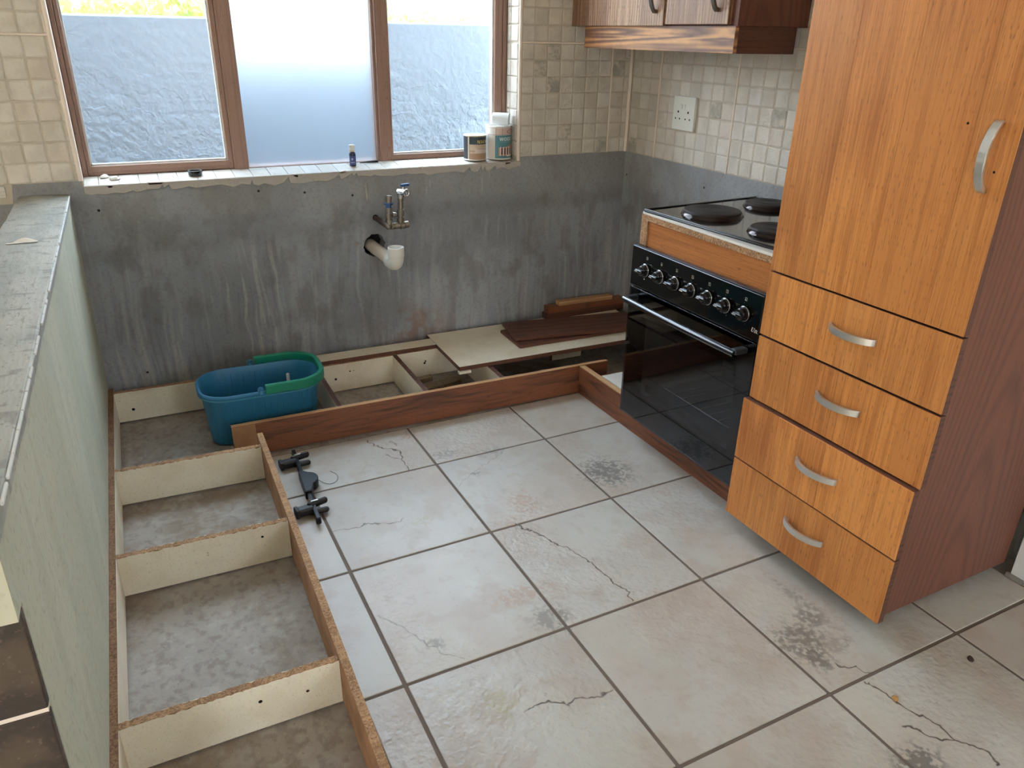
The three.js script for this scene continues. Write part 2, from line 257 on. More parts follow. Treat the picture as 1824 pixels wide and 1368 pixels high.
/* greenish skimmed plaster of the half wall */
TX.skim = dataTex(1024, 1024, (a, b) => {
  const n = fbm(a * 4, b * 2.2, 4, 121), s = fbm(a * 26 + b * 2, b * 4, 3, 122), m = fbm(a * 140, b * 140, 2, 123);
  let c = mix3([200, 201, 182], [186, 190, 170], sstep(0.3, 0.7, n)); c = mix3(c, [184, 182, 160], sstep(0.5, 0.75, s) * 0.45); c = mix3(c, [196, 190, 168], sstep(0.5, 0.3, s) * 0.3); if (vn(a * 230, b * 230) > 0.985) c = mix3(c, [110, 104, 90], 0.6); return mix3(c, [150, 148, 128], sstep(0.62, 0.8, m) * 0.3);
}, { wrap: MIR });
TX.coping = dataTex(512, 1024, (a, b) => {
  const n = fbm(a * 4, b * 9, 4, 126), s = fbm(a * 7, b * 40, 3, 127), m = fbm(a * 60, b * 120, 3, 128);
  let c = mix3([178, 178, 168], [160, 162, 154], sstep(0.35, 0.65, n)); c = mix3(c, [126, 122, 116], sstep(0.6, 0.74, s) * 0.5); c = mix3(c, [126, 116, 106], sstep(0.66, 0.78, m) * 0.45); return c;
}, { wrap: MIR });
TX.slate = dataTex(512, 512, (a, b) => { const n = fbm(a * 6, b * 6, 5, 131), m = fbm(a * 40, b * 40, 3, 132); let c = mix3([88, 76, 64], [62, 54, 50], sstep(0.35, 0.65, n)); if (fbm(a * 44, b * 44, 3, 133) > 0.76) c = mix3(c, [140, 118, 100], 0.45); return mix3(c, [104, 92, 80], sstep(0.6, 0.8, m) * 0.4); }, { wrap: MIR });
TX.outB = dataTex(1024, 1024, (a, b) => { const n = fbm(a * 16, b * 16, 5, 141), e = sstep(0.5, 0.53, fbm(a * 20, b * 20, 4, 142)) * 0.22, rough = 0.3 + 0.9 * sstep(0.85, 0.55, b); return 255 * (0.35 + rough * (0.5 * (n - 0.5) + e * 0.6 + 0.5 * (fbm(a * 70, b * 70, 3, 143) - 0.5))); }, { srgb: false, wrap: MIR });
TX.paint = dataTex(512, 512, (a, b) => { const n = fbm(a * 6, b * 6, 4, 151); return mix3([236, 238, 236], [216, 220, 222], n); }, { wrap: MIR });

const M = {};
const bump = (t, s) => ({ bumpMap: t, bumpScale: s });
M.oak = [[1, 1, 1], [0.93, 0.9, 0.86], [1.05, 1.02, 0.95], [0.9, 0.84, 0.78], [1.08, 1.06, 1.0]].map(c => std({ map: TX.oak, roughness: 0.46, color: new THREE.Color().setRGB(...c) }));
M.oakPale = std({ map: TX.oakPale, roughness: 0.5 }); M.apron = std({ map: TX.apron, roughness: 0.5 });
M.mahog = std({ map: TX.mahog, roughness: 0.5 }); M.plinth = std({ map: TX.plinth, roughness: 0.55 }); M.dark = std({ map: TX.darkWood, roughness: 0.55 });
M.pine = std({ map: TX.pine, roughness: 0.8 }); M.grey = std({ map: TX.grey, roughness: 0.9 }); M.meranti = std({ map: TX.meranti, roughness: 0.5 });
M.chip = std({ map: TX.chip, roughness: 0.95, ...bump(TX.chip, 0.0012) }); M.chipOld = std({ map: TX.chip, roughness: 0.95, color: new THREE.Color().setRGB(0.62, 0.58, 0.58), ...bump(TX.chip, 0.0012) }); M.mdf = std({ map: TX.mdf, roughness: 0.85 }); M.melamine = std({ map: TX.melamine, roughness: 0.45 });
M.screed = std({ map: TX.screed, roughness: 0.75, ...bump(TX.screedB, 0.004) });
M.tile = std({ map: TX.floor, roughness: 0.42, ...bump(TX.floorB, 0.004) });
M.grout = std({ color: 0x6f6259, roughness: 0.95 });
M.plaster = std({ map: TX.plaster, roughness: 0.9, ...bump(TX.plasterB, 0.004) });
M.mortar = std({ color: 0xb9b3aa, roughness: 0.95, ...bump(TX.screedB, 0.004) });
M.stone = [[1, 1, 1], [0.94, 0.93, 0.9], [1.03, 1.02, 1.0], [0.97, 0.93, 0.9]].map(c => std({ map: TX.stone, roughness: 0.6, color: new THREE.Color().setRGB(...c), ...bump(TX.stoneB, 0.0012) }));
M.stoneGrey = std({ map: TX.stoneGrey, roughness: 0.6, ...bump(TX.stoneB, 0.0012) });
M.bed = std({ color: 0xc2b8a8, roughness: 0.95 }); M.trim = std({ color: 0xefe2d5, roughness: 0.6 });
M.skim = std({ map: TX.skim, roughness: 0.85, ...bump(TX.screedB, 0.0015) }); M.coping = std({ map: TX.coping, roughness: 0.6, ...bump(TX.screedB, 0.002) });
M.slate = std({ map: TX.slate, roughness: 0.6, ...bump(TX.screedB, 0.002) });
M.paint = std({ map: TX.paint, roughness: 0.85 }); M.cream = std({ color: 0xe2ddd2, roughness: 0.9 });
M.bounceWall = std({ color: 0xcdc2ae, roughness: 0.95 });
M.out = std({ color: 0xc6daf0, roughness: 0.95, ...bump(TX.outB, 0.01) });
M.steel = std({ color: 0xd6d6d2, roughness: 0.42, metalness: 1 }); M.brass = std({ color: 0x8f877c, roughness: 0.36, metalness: 0.85 });
M.blackGloss = phy({ color: 0x0a0a0b, roughness: 0.12, clearcoat: 0.4, clearcoatRoughness: 0.05 }); M.blackMatt = std({ color: 0x151516, roughness: 0.6 });
M.iron = std({ color: 0x2b2524, roughness: 0.62 }); M.plateTrim = std({ color: 0x3a3230, roughness: 0.16, metalness: 0.6 }); M.chrome = std({ color: 0xd8dadc, roughness: 0.14, metalness: 1 });
M.glass = phy({ color: 0xffffff, roughness: 0, transmission: 1, thickness: 0, ior: 1.5 });
M.white = std({ color: 0xe4e2da, roughness: 0.4 }); M.pvc = std({ color: 0xe0d3c2, roughness: 0.4 });
M.bluePlastic = std({ color: 0x2c5288, roughness: 0.45 });
M.hole = std({ color: 0x1a1715, roughness: 1 });

/* ------------------------------------------------ the room shell */
const ZB = -0.85, XR = 1.70, YT = 0.861, P = 0.0628; // window wall, stove wall, foot of the mosaic, mosaic pitch
// cheap tumbled tile: front face with a worn bevel, 10 quads
function tileGeo(w, h, t, seed, tex = 0.5, wob = 0.0016) {
  const r = rng(seed), j = () => (r() - 0.5) * wob, b = 0.0035, x = w / 2, y = h / 2;
  const o = [[-x + j(), -y + j()], [x + j(), -y + j()], [x + j(), y + j()], [-x + j(), y + j()]], i = o.map(p => [p[0] - Math.sign(p[0]) * b, p[1] - Math.sign(p[1]) * b]);
  const m = (k) => [(o[k][0] + o[(k + 1) % 4][0]) / 2 + j() * 1.4, (o[k][1] + o[(k + 1) % 4][1]) / 2 + j() * 1.4];
  const O = [], I = []; for (let k = 0; k < 4; k++) { O.push(o[k]); O.push(m(k)); } for (const p of O) { const l = Math.hypot(...p); I.push([p[0] * (1 - b * 1.3 / l * Math.SQRT1_2 * 1.4), p[1] * (1 - b * 1.3 / l * Math.SQRT1_2 * 1.4)]); }
  const V = [], U = [], tri = (...ps) => { for (const p of ps) V.push(...p); };
  const T = t / 2, n = O.length;
  for (let k = 0; k < n; k++) { const q = (k + 1) % n, a = [...I[k], T], c = [...I[q], T], d = [...O[k], T - 0.0022], e = [...O[q], T - 0.0022], f = [...O[k], -T], g = [...O[q], -T]; tri([0, 0, T + 0.0003], a, c); tri(a, d, e); tri(a, e, c); tri(d, f, g); tri(d, g, e); }
  const g = new THREE.BufferGeometry(); g.setAttribute('position', new THREE.Float32BufferAttribute(V, 3)); const ou = r(), ov = r();
  for (let k = 0; k < V.length; k += 3) U.push(V[k] / tex + ou, V[k + 1] / tex + ov); g.setAttribute('uv', new THREE.Float32BufferAttribute(U, 2)); g.computeVertexNormals(); return g;
}
const TT = 0.008, joint = 0.0034;
const tileVar = []; for (let i = 0; i < 14; i++) tileVar.push(tileGeo(P - joint, P - joint, TT, 500 + i));
const tr = rng(42);
function mosaic(parent, place, w, h, rot, seed, greyChance = 0.05) { // one stone on a wall
  const full = Math.abs(w - P) < 0.004 && Math.abs(h - P) < 0.003;
  const g = full ? tileVar[Math.floor(tr() * tileVar.length)] : tileGeo(w - joint, h - joint, TT, seed);
  const m = tr() < greyChance ? M.stoneGrey : M.stone[Math.floor(tr() * 4)];
  const o = part('tile', g, m, parent, place, rot); if (full) o.scale.set((w - joint) / (P - joint), 1, 1); return o;
}

/* floor: slab, grout bed and every tile */
const floor = structure('floor');
part('slab', boxUV(bx(-3.4, 2.0, -0.15, -0.006, -1.07, 4.4), { su: 0.9, sv: 0.9, grain: 'z' }), M.screed, floor);
part('grout', merge([bx(-0.1, 1.172, -0.02, -0.0025, -0.29, 1.0), bx(-0.1, 1.61, -0.02, -0.0025, 1.0, 2.7), bx(-0.53, -0.1, -0.02, -0.0025, 1.9, 2.7)]), M.grout, floor);
{
  const gap = 0.0085, xs = [-0.53, 0, 0.4214, 0.844, 1.282, 1.715], zs = [-0.44, 0, 0.4287, 0.8677, 1.306, 1.74, 2.17, 2.6]; let k = 0;
  for (let i = 0; i + 1 < xs.length; i++) for (let j = 0; j + 1 < zs.length; j++) {
    let x0 = xs[i] + gap / 2, x1 = xs[i + 1] - gap / 2, z0 = zs[j] + gap / 2, z1 = zs[j + 1] - gap / 2;
    if (i === 0) { if (zs[j] < 1.7) x0 = -0.096; } if (j === 0) z0 = -0.285;
    if (i === 3 && j < 3) x1 = 1.17; if (i === 4 && j < 3) continue; if (i === 4) x1 = 1.612;
    const g = bx(x0, x1, -0.012, 0, z0, z1, 0.0022), p = g.attributes.position, uv = new Float32Array(p.count * 2);
    for (let q = 0; q < p.count; q++) { uv[q * 2] = (p.getX(q) - FX0) / FW; uv[q * 2 + 1] = (p.getZ(q) - FZ0) / FD; } g.setAttribute('uv', new THREE.BufferAttribute(uv, 2));
    part('tile', g, M.tile, floor); k++;
  }
  // beyond the kitchen: living-room boards and the rest of the room
  part('boards', boxUV(bx(-3.2, -0.9, -0.006, 0.002, -0.85, 4.2), { su: 0.6, sv: 1, grain: 'x' }), std({ color: 0xc0b29e, roughness: 0.6 }), floor);
  part('rear_tiling', bx(-0.9, 1.61, -0.006, -0.001, 2.7, 4.2), std({ color: 0xc8c0b4, roughness: 0.5 }), floor);
}

/* window wall */
const wallBack = structure('wall_back');
part('core', merge([bx(-3.4, -0.484, 0, 2.7, -1.07, ZB - 0.06), bx(1.152, 1.92, 0, 2.7, -1.07, ZB - 0.06), bx(-0.484, 1.152, 0, 0.838, -1.07, ZB - 0.06), bx(-0.484, 1.152, 2.26, 2.7, -1.07, ZB - 0.06)]), M.hole, wallBack);
{ // stripped plaster with the ragged hole the waste pipe comes out of
  const s = new THREE.Shape([[-0.75, 0], [1.70, 0], [1.70, YT], [1.15, YT], [1.15, 0.838], [-0.482, 0.838], [-0.482, YT], [-0.68, YT], [-0.69, 0.8], [-0.75, 0.8]].map(p => new THREE.Vector2(...p)));
  const h = new THREE.Path(), r = rng(9), n = 26; for (let i = 0; i <= n; i++) { const a = i / n * Math.PI * 2, q = 0.037 + 0.006 * r() + 0.012 * Math.max(0, Math.cos(a - 0.9)); const x = 0.503 + q * Math.cos(a), y = 0.541 + q * Math.sin(a); i ? h.lineTo(x, y) : h.moveTo(x, y); } s.holes.push(h);
  const g = new THREE.ExtrudeGeometry(s, { depth: 0.06, bevelEnabled: false }); g.translate(0, 0, ZB - 0.06);
  const p = g.attributes.position, uv = new Float32Array(p.count * 2); for (let i = 0; i < p.count; i++) { uv[i * 2] = (p.getX(i) + 0.75) / 2.5; uv[i * 2 + 1] = p.getY(i) / 0.9; } g.setAttribute('uv', new THREE.BufferAttribute(uv, 2));
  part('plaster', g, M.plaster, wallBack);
  part('bed', merge([bx(-3.2, -0.484, YT, 2.7, ZB - 0.06, ZB + 0.001), bx(1.152, 1.70, YT, 2.7, ZB - 0.06, ZB + 0.001), bx(-0.484, 1.152, 2.26, 2.7, ZB - 0.06, ZB + 0.001), bx(-3.2, -0.75, 0, YT, ZB - 0.06, ZB), bx(-0.75, -0.68, 0.8, YT, ZB - 0.06, ZB - 0.001)]), M.bed, wallBack);
}
{ // torn mortar edge left under the sill
  const r = rng(15), s = new THREE.Shape(); s.moveTo(-0.479, 0.842); s.lineTo(1.16, 0.842); const pts = []; let x = 1.16; while (x > -0.47) { const t = Math.sin(x * 9) * 0.5 + 0.5; pts.push([x, 0.842 - 0.014 - 0.012 * r() - 0.009 * t]); if (r() < 0.16) pts.push([x - 0.006, 0.838 - 0.004 * r()]); x -= 0.012 + 0.028 * r(); }
  for (const p of pts) s.lineTo(...p); s.lineTo(-0.479, 0.82); s.closePath();
  part('mortar', boxUV(new THREE.ExtrudeGeometry(s, { depth: 0.009, bevelEnabled: true, bevelSize: 0.002, bevelThickness: 0.002, bevelSegments: 1 }).translate(0, 0, ZB - 0.002), { su: 0.3, sv: 0.3 }), M.mortar, wallBack);
  for (const [cx, w, k] of [[-0.4, 0.02, 1], [0.397, 0.026, 2], [0.22, 0.022, 3], [-0.26, 0.05, 4], [1.1, 0.03, 5], [0.72, 0.012, 6]]) { // crumbs of pinkish adhesive
    const g = rbox(w, 0.012, 0.01, 0.003, 2); g.rotateZ((k % 3 - 1) * 0.15); g.translate(cx, 0.84 - 0.002 * (k % 2), ZB + 0.004); part('adhesive', g, M.trim, wallBack);
  }
}
const zt = ZB - TT / 2 + 0.0036;
{ // mosaic right and left of the window
  for (let r = 0; r < 11; r++) {
    const y = YT + P * (r + 0.5) + (r > 6 ? 0.004 : 0);
    const xsR = [1.162, 1.2165, 1.279, 1.342, 1.407, 1.468, 1.532, 1.5945, 1.664, 1.69];
    for (let c = 0; c + 1 < xsR.length; c++) { const a = xsR[c], b = xsR[c + 1], off = c === 7 ? 0.004 : 0; mosaic(wallBack, [(a + b + off) / 2, y, zt], b - a - off, P, [0, 0, 0], 900 + r * 20 + c, (r === 5 && c === 1) || (r === 6 && c === 2) || (r === 4 && c === 2) ? 1 : 0.03); }
    const xsL = [-0.938, -0.876, -0.813, -0.75, -0.688, -0.6255, -0.5625, -0.4985];
    for (let c = 0; c + 1 < xsL.length; c++) mosaic(wallBack, [(xsL[c] + xsL[c + 1]) / 2, y, zt], xsL[c + 1] - xsL[c], P, [0, 0, 0], 1300 + r * 20 + c, 0.03);
    mosaic(wallBack, [-0.4915, y, zt], 0.0135, P, [0, 0, 0], 1500 + r, 0);
    // reveal on the right of the window
    for (const [z0, z1] of [[-0.95, -0.918], [-0.918, ZB - 0.003]]) mosaic(wallBack, [1.1475, y, (z0 + z1) / 2], z1 - z0, P, [0, -Math.PI / 2, 0], 1700 + r * 3, 0);
  }
  part('bed', bx(1.149, 1.16, 0.84, 2.26, -1.0, ZB), M.bed, wallBack);
  part('bed', bx(-0.488, -0.478, 0.84, 2.26, -1.0, ZB), M.bed, wallBack);
  const bead = (a, b, r = 0.005) => part('trim_strip', cyl(a, b, r, r, 8), M.trim, wallBack);
  bead([-0.484, YT, ZB], [-0.484, 2.26, ZB], 0.0085); bead([1.1535, 0.845, ZB + 0.001], [1.1535, 2.26, ZB + 0.001], 0.0075);
  bead([1.5965, YT, ZB + 0.003], [1.5965, 1.55, ZB + 0.003], 0.004); bead([1.16, YT + 7 * P + 0.002, ZB + 0.003], [1.69, YT + 7 * P + 0.002, ZB + 0.003], 0.004); bead([-0.93, YT + 7 * P + 0.002, ZB + 0.003], [-0.49, YT + 7 * P + 0.002, ZB + 0.003], 0.004);
  bead([1.693, YT, ZB + 0.007], [1.693, 1.55, ZB + 0.007], 0.008);
  part('lower_tile', bx(-0.98, -0.702, 0.822, 0.858, ZB, ZB + 0.006, 0.002), M.stone[0], wallBack);
}
/* stove wall */
const wallRight = structure('wall_right');
part('core', bx(XR + 0.004, 1.92, 0, 2.7, -0.91, 1.23), M.hole, wallRight);
{
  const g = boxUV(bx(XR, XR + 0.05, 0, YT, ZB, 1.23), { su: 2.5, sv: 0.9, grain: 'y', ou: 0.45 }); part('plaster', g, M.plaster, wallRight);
  part('bed', bx(XR - 0.001, XR + 0.05, YT, 2.7, ZB, 1.23), M.bed, wallRight);
  const zc = [-0.832, -0.768, -0.703, -0.6395]; for (let i = 0; i < 7; i++) zc.push(-0.6335 + 0.0651 * (i + 1)); const cols = [];
  for (let i = 0; i < 3; i++) cols.push([zc[i], zc[i + 1]]);
  for (let i = 0; i < 7; i++) cols.push([-0.6325 + 0.0645 * i, -0.6325 + 0.0645 * (i + 1)]);
  for (let i = 0; i < 12; i++) cols.push([-0.1765 + 0.0645 * i, -0.1765 + 0.0645 * (i + 1)]);
  const xt = XR + TT / 2 - 0.0036;
  for (let r = 0; r < 11; r++) cols.forEach(([a, b], c) => {
    if (r > 7 && b < 0.05) return; const y = YT + P * (r + 0.5) + (r > 6 ? 0.004 : 0);
    mosaic(wallRight, [xt, y, (a + b) / 2], b - a, P, [0, -Math.PI / 2, 0], 2000 + r * 30 + c, c > 12 && r < 3 ? 0.25 : 0.03);
  });
  const bead = (a, b, r = 0.004) => part('trim_strip', cyl(a, b, r, r, 8), M.trim, wallRight);
  bead([XR - 0.003, YT, -0.636], [XR - 0.003, 1.37, -0.636]); bead([XR - 0.003, YT, -0.179], [XR - 0.003, 1.3, -0.179], 0.0035); bead([XR - 0.003, YT + 7 * P + 0.002, -0.83], [XR - 0.003, YT + 7 * P + 0.002, 0.6], 0.0045);
  part('white_return', boxUV(bx(1.615, 1.92, 0, 2.7, 1.23, 4.4), { su: 1, sv: 1 }), M.paint, wallRight);
  for (const z of [1.245, 1.30]) part('torn_edge', rbox(0.01, 0.014, 0.05, 0.003).translate(1.612, 0.007, z), M.mortar, wallRight);
}
/* the rest of the house; unseen back door and window added behind the camera for fill daylight */
structMesh('wall_left', bx(-3.4, -3.2, 0, 2.7, -1.07, 4.4), M.cream);
const wallFront = structure('wall_front');
part('masonry', merge([bx(-3.2, -2.75, 0, 2.7, 4.2, 4.4), bx(-1.9, 0.7, 0, 2.7, 4.2, 4.4), bx(1.4, 1.92, 0, 2.7, 4.2, 4.4), bx(0.7, 1.4, 0, 0.9, 4.2, 4.4), bx(0.7, 1.4, 1.95, 2.7, 4.2, 4.4), bx(-2.75, -1.9, 2.1, 2.7, 4.2, 4.4)]), M.cream, wallFront);
structMesh('added_house_wing', merge([bx(1.93, 6.5, -0.3, 2.7, -1.07, -0.9), bx(1.93, 6.5, 2.7, 2.85, -1.43, -0.5), bx(-7.5, -3.41, -0.3, 2.7, -1.07, -0.9), bx(-7.5, -3.41, 2.7, 2.85, -1.43, -0.5)]), M.cream);  // house run on both ways, added to keep side sky off the boundary wall
structMesh('added_sun_shade', bx(-1.4, 3.2, 2.7, 2.8, 4.4, 6.2), M.paint);  // roof added out of view to keep the sun out of the rear window
structMesh('ceiling', bx(-3.4, 1.92, 2.7, 2.85, -1.4, 4.4), std({ color: 0xe6e2d8, roughness: 0.95 }));
/* half wall on the left, a little out of square */
const hw = structure('wall_partition'); hw.position.set(-0.5405, 0, ZB); hw.rotation.set(0, -0.0205, -0.016);
{
  const L = 2.075; // length; local x 0 is the kitchen face
  part('skim', boxUV(bx(-0.148, 0, 0, 0.80, 0, 2.034), { su: 0.9, sv: 1.3, grain: 'y' }), M.skim, hw);
  part('skim', boxUV(bx(-0.148, 0.0005, 0.696, 0.801, L - 0.05, L), { su: 0.9, sv: 1.3, grain: 'y' }), M.skim, hw);
  // rounded, slightly wavy coping
  const r = rng(21), rings = [], n = 70; for (let i = 0; i <= n; i++) { const z = L * i / n, w = 0.0025 * (fbm(z * 9, 2, 3, 5) - 0.5) * 2, e = 0.005 * (fbm(z * 14, 7, 3, 6) - 0.5) * 2; rings.push([[0.0015 + w, 0.795, z], [0.002 + w, 0.817, z], [-0.002 + w, 0.8205, z], [-0.05, 0.822, z], [-0.1, 0.822, z], [-0.146 + e, 0.819, z], [-0.152 + e * 2, 0.81, z], [-0.15, 0.795, z]]); }
  part('coping', boxUV(loft(rings, { cap0: true, cap1: true }), { su: 0.35, sv: 1.2, grain: 'z' }), M.coping, hw);
  const er = rng(33); for (let z = 0.03; z < L - 0.02;) { const l = 0.02 + 0.05 * er(), g = rbox(0.0045, 0.006, l, 0.0018); g.translate(0.003, 0.8185, z + l / 2); if (er() < 0.86) part('edge_bead', g, M.paint, hw); z += l + 0.003 + (er() < 0.2 ? 0.01 : 0); }
  // dark slabs facing the end
  let y = 0.694; for (const h of [0.163, 0.24, 0.24]) { part('tile', boxUV(bx(-0.2, -0.0005, y - h + 0.005, y - 0.003, 2.034, 2.05, 0.003), { su: 0.4, sv: 0.4 }), M.slate, hw); y -= h; }
  part('grout', bx(-0.198, -0.002, 0.02, 0.696, 2.034, 2.0465), M.trim, hw);
}

/* window: meranti frame, two sashes and a fixed obscure pane */
const win = structure('window_1');
{
  const ZF = -0.955, W = (x0, x1, y0, y1, z0 = -1.03, z1 = ZF, g = 'y') => boxUV(bx(x0, x1, y0, y1, z0, z1, 0.003), { su: 0.1, sv: 1, grain: g, ou: x0 * 3 });
  const H = 2.25;
  part('frame', merge([W(-0.478, -0.462, 0.85, H), W(1.128, 1.146, 0.85, H), W(-0.478, 1.146, 2.21, H + 0.01, -1.03, ZF, 'x'), W(-0.462, 1.128, 0.84, 0.858, -1.03, ZF - 0.012, 'x')]), M.meranti, win);
  part('mullion', W(0.022, 0.075, 0.85, 2.21), M.meranti, win); part('mullion', W(0.588, 0.634, 0.85, 2.21), M.meranti, win);
  part('mullion', W(0.578, 0.589, 0.85, 2.21, -1.02, ZF - 0.014), M.meranti, win);
  const sash = (x0, x1, l, r, yb) => { const s = part('sash', merge([W(x0, x0 + l, 0.857, 2.205, -1.015, ZF - 0.006), W(x1 - r, x1, 0.857, 2.205, -1.015, ZF - 0.006), W(x0, x1, 0.857, yb, -1.015, ZF - 0.007, 'x'), W(x0, x1, 2.16, 2.205, -1.015, ZF - 0.007, 'x')]), M.meranti, win);
    part('putty', merge([bx(x0 + l, x0 + l + 0.006, yb, 2.16, -0.99, -0.975), bx(x1 - r - 0.006, x1 - r, yb, 2.16, -0.99, -0.975), bx(x0 + l, x1 - r, yb, yb + 0.006, -0.99, -0.975)]), M.paint, s);
    part('pane', bx(x0 + l, x1 - r, yb, 2.16, -0.992, -0.988), M.glass, s); };
  sash(-0.462, 0.022, 0.014, 0.019, 0.889); sash(0.634, 1.128, 0.008, 0.034, 0.879);
  part('pane', bx(0.075, 0.578, 0.857, 2.21, -0.994, -0.988), phy({ color: 0xd3dde6, roughness: 0.5, transmission: 1, thickness: 0.006, ior: 1.5 }), win);
  // sill: a course of small stone tiles falling slightly to the front
  const sl = Math.atan(0.012 / 0.1); let x = -0.478, k = 0; const ws = [0.03, 0.063, 0.063, 0.063, 0.063, 0.063];
  while (x < 1.145) { const w = Math.min(k === 0 ? 0.045 : P, 1.148 - x); if (w < 0.01) break; const g = boxUV(rbox(w - 0.0015, 0.008, 0.108, 0.001), { su: 0.5, sv: 0.5, grain: 'z', ou: k * 0.13 }); const o = part('sill_tile', g, M.stone[k % 4], win, [x + w / 2, 0.8465, -0.9015], [sl, 0, 0]); x += w; k++; }
  part('sill_bed', bx(-0.478, 1.148, 0.832, 0.842, -1.0, ZB - 0.003), M.mortar, win);
}

/* ------------------------------------------------ outside the window */
structMesh('boundary_wall', boxUV(bx(-7.5, 6.5, -0.3, 1.375, -1.93, -1.75, 0.01), { su: 1.5, sv: 1.5 }), M.out);
structMesh('ground', bx(-14, 14, -0.5, -0.2, -14, 12), std({ color: 0xb8b0a2, roughness: 1 }));
{ // clipped shrubs behind the boundary wall
  const mk = (label, x0, x1, top, seed, n, col) => {
    const t = thing('shrub', label, 'shrub', [(x0 + x1) / 2, -0.2, -2.75]); const r = rng(seed), w = x1 - x0;
    for (let i = 0; i < 3; i++) part('stem', cyl([(r() - 0.5) * 0.3, 0, 0], [(r() - 0.5) * w * 0.5, top * 0.8, (r() - 0.5) * 0.3], 0.025, 0.01, 6), M.grey, t);
    const lg = new THREE.BufferGeometry(); lg.setAttribute('position', new THREE.Float32BufferAttribute([0, 0, 0, 0.5, 0.28, 0.06, 1, 0, 0, 0, 0, 0, 1, 0, 0, 0.5, -0.28, 0.06], 3)); lg.computeVertexNormals();
    const im = new THREE.InstancedMesh(lg, phy({ color: col, roughness: 0.7, transmission: 0.35, thickness: 0, side: THREE.DoubleSide }), n); im.name = 'foliage'; im.userData.kind = 'stuff'; sh(im);
    const m = new THREE.Matrix4(), q = new THREE.Quaternion(), e = new THREE.Euler();
    for (let i = 0; i < n; i++) { const a = (r() - 0.5) * w, h = top * (0.45 + 0.57 * Math.pow(r(), 0.7)) + 0.2 + 0.05 * (fbm(a * 5, seed, 3, 3) - 0.5) * 2, d = (r() - 0.5) * 0.7; e.set(r() * 6.3, r() * 6.3, r() * 6.3); q.setFromEuler(e); const s = 0.05 + 0.05 * r(); m.compose(new THREE.Vector3(a, h, d), q, new THREE.Vector3(s, s, s)); im.setMatrixAt(i, m); }
    t.add(im);
  };
  mk('yellow-green shrub behind the left window pane', -1.2, 0.5, 1.50, 5, 9000, 0xd2ec9a); mk('low yellow-green shrub behind the right window pane', 0.5, 2.6, 1.43, 9, 9000, 0xd8efa2);
}

structMesh('added_bounce_wall', bx(-7, 7, -0.3, 2.0, 9, 9.2), M.bounceWall);  // unseen wall added for bounced light through the rear openings

/* ------------------------------------------------ base frames of the removed cupboards */
function board(name, parent, L, h, t, pos, ry, mFace, mEdge, seed, lab, amp) { // chipped top edge, faced boards: core shows on the edge, skins on the faces
  const o = part(name, boxUV(chippedBoard(L, h, t, seed, amp), { su: 0.25, sv: 0.25, grain: 'x', ou: seed * 0.17 }), mEdge, parent, pos, [0, ry, 0], lab);
  if (mFace) for (const s of [-1, 1]) { const f = chippedBoard(L - 0.001, h - 0.0012, 0.0008, seed + 3 * s, amp * 0.7); part('facing', boxUV(f, { su: 0.5, sv: 0.5, grain: 'x', ou: seed * 0.23 }), mFace, o, [0, 0, s * (t / 2 + 0.0004)]); }
  return o;
}
function screwHole(parent, x, y, z, r = 0.004) { part('screw_hole', new THREE.SphereGeometry(r, 10, 6).scale(1, 1, 0.18), M.hole, parent, [x, y, z]); }
const HF = 0.118;
{
  const t = thing('cupboard_base', 'long chipboard plinth frame with white dividers beside the pale half wall', 'cabinet base', [-0.552, 0, -0.185], -0.022);
  // local x 0 = outer face of wall-side rail
  const rail = board('side_rail', t, 2.64, HF, 0.018, [0.0075, 0, 0.68], Math.PI / 2, M.melamine, M.chipOld, 61, 'narrow rail against the half wall with a white inner face', 0.002);
  board('front_rail', t, 2.12, HF + 0.004, 0.018, [0.448, 0, 0.995], Math.PI / 2, null, M.mdf, 62, 'bare brown chipboard rail', 0.0025);
  const cap = boxUV(chippedBoard(2.118, 0.0025, 0.0175, 64, 0.001), { su: 0.3, sv: 0.3, grain: 'x' }); part('rail_edge', cap, M.chip, t, [0.448, HF + 0.003, 0.995], [0, Math.PI / 2, 0]);
  const dv = [[-0.002, 0.028, 11], [0.449, 0.011, 12], [1.012, -0.004, 13], [1.6, 0, 14]];
  for (const [z, s, sd] of dv) {
    const d = board('divider', t, 0.423, HF, 0.017, [0.227, 0, z + 0.006], -Math.atan(s / 0.43) * 0.6, M.melamine, M.chip, 70 + sd, undefined, 0.004);
    if (sd === 12) screwHole(d, 0.17 - 0.03, 0.085, 0.0098, 0.0035); if (sd === 13) { screwHole(d, 0.045, 0.075, 0.0098, 0.0042); screwHole(d, 0.14, 0.062, 0.0098, 0.0035); }
  }
  const b = board('back_rail', t, 0.56, HF, 0.017, [0.29, 0, -0.598], 0, M.melamine, M.chip, 66, undefined, 0.002); screwHole(b, -0.22, 0.045, 0.0098, 0.0055);
}
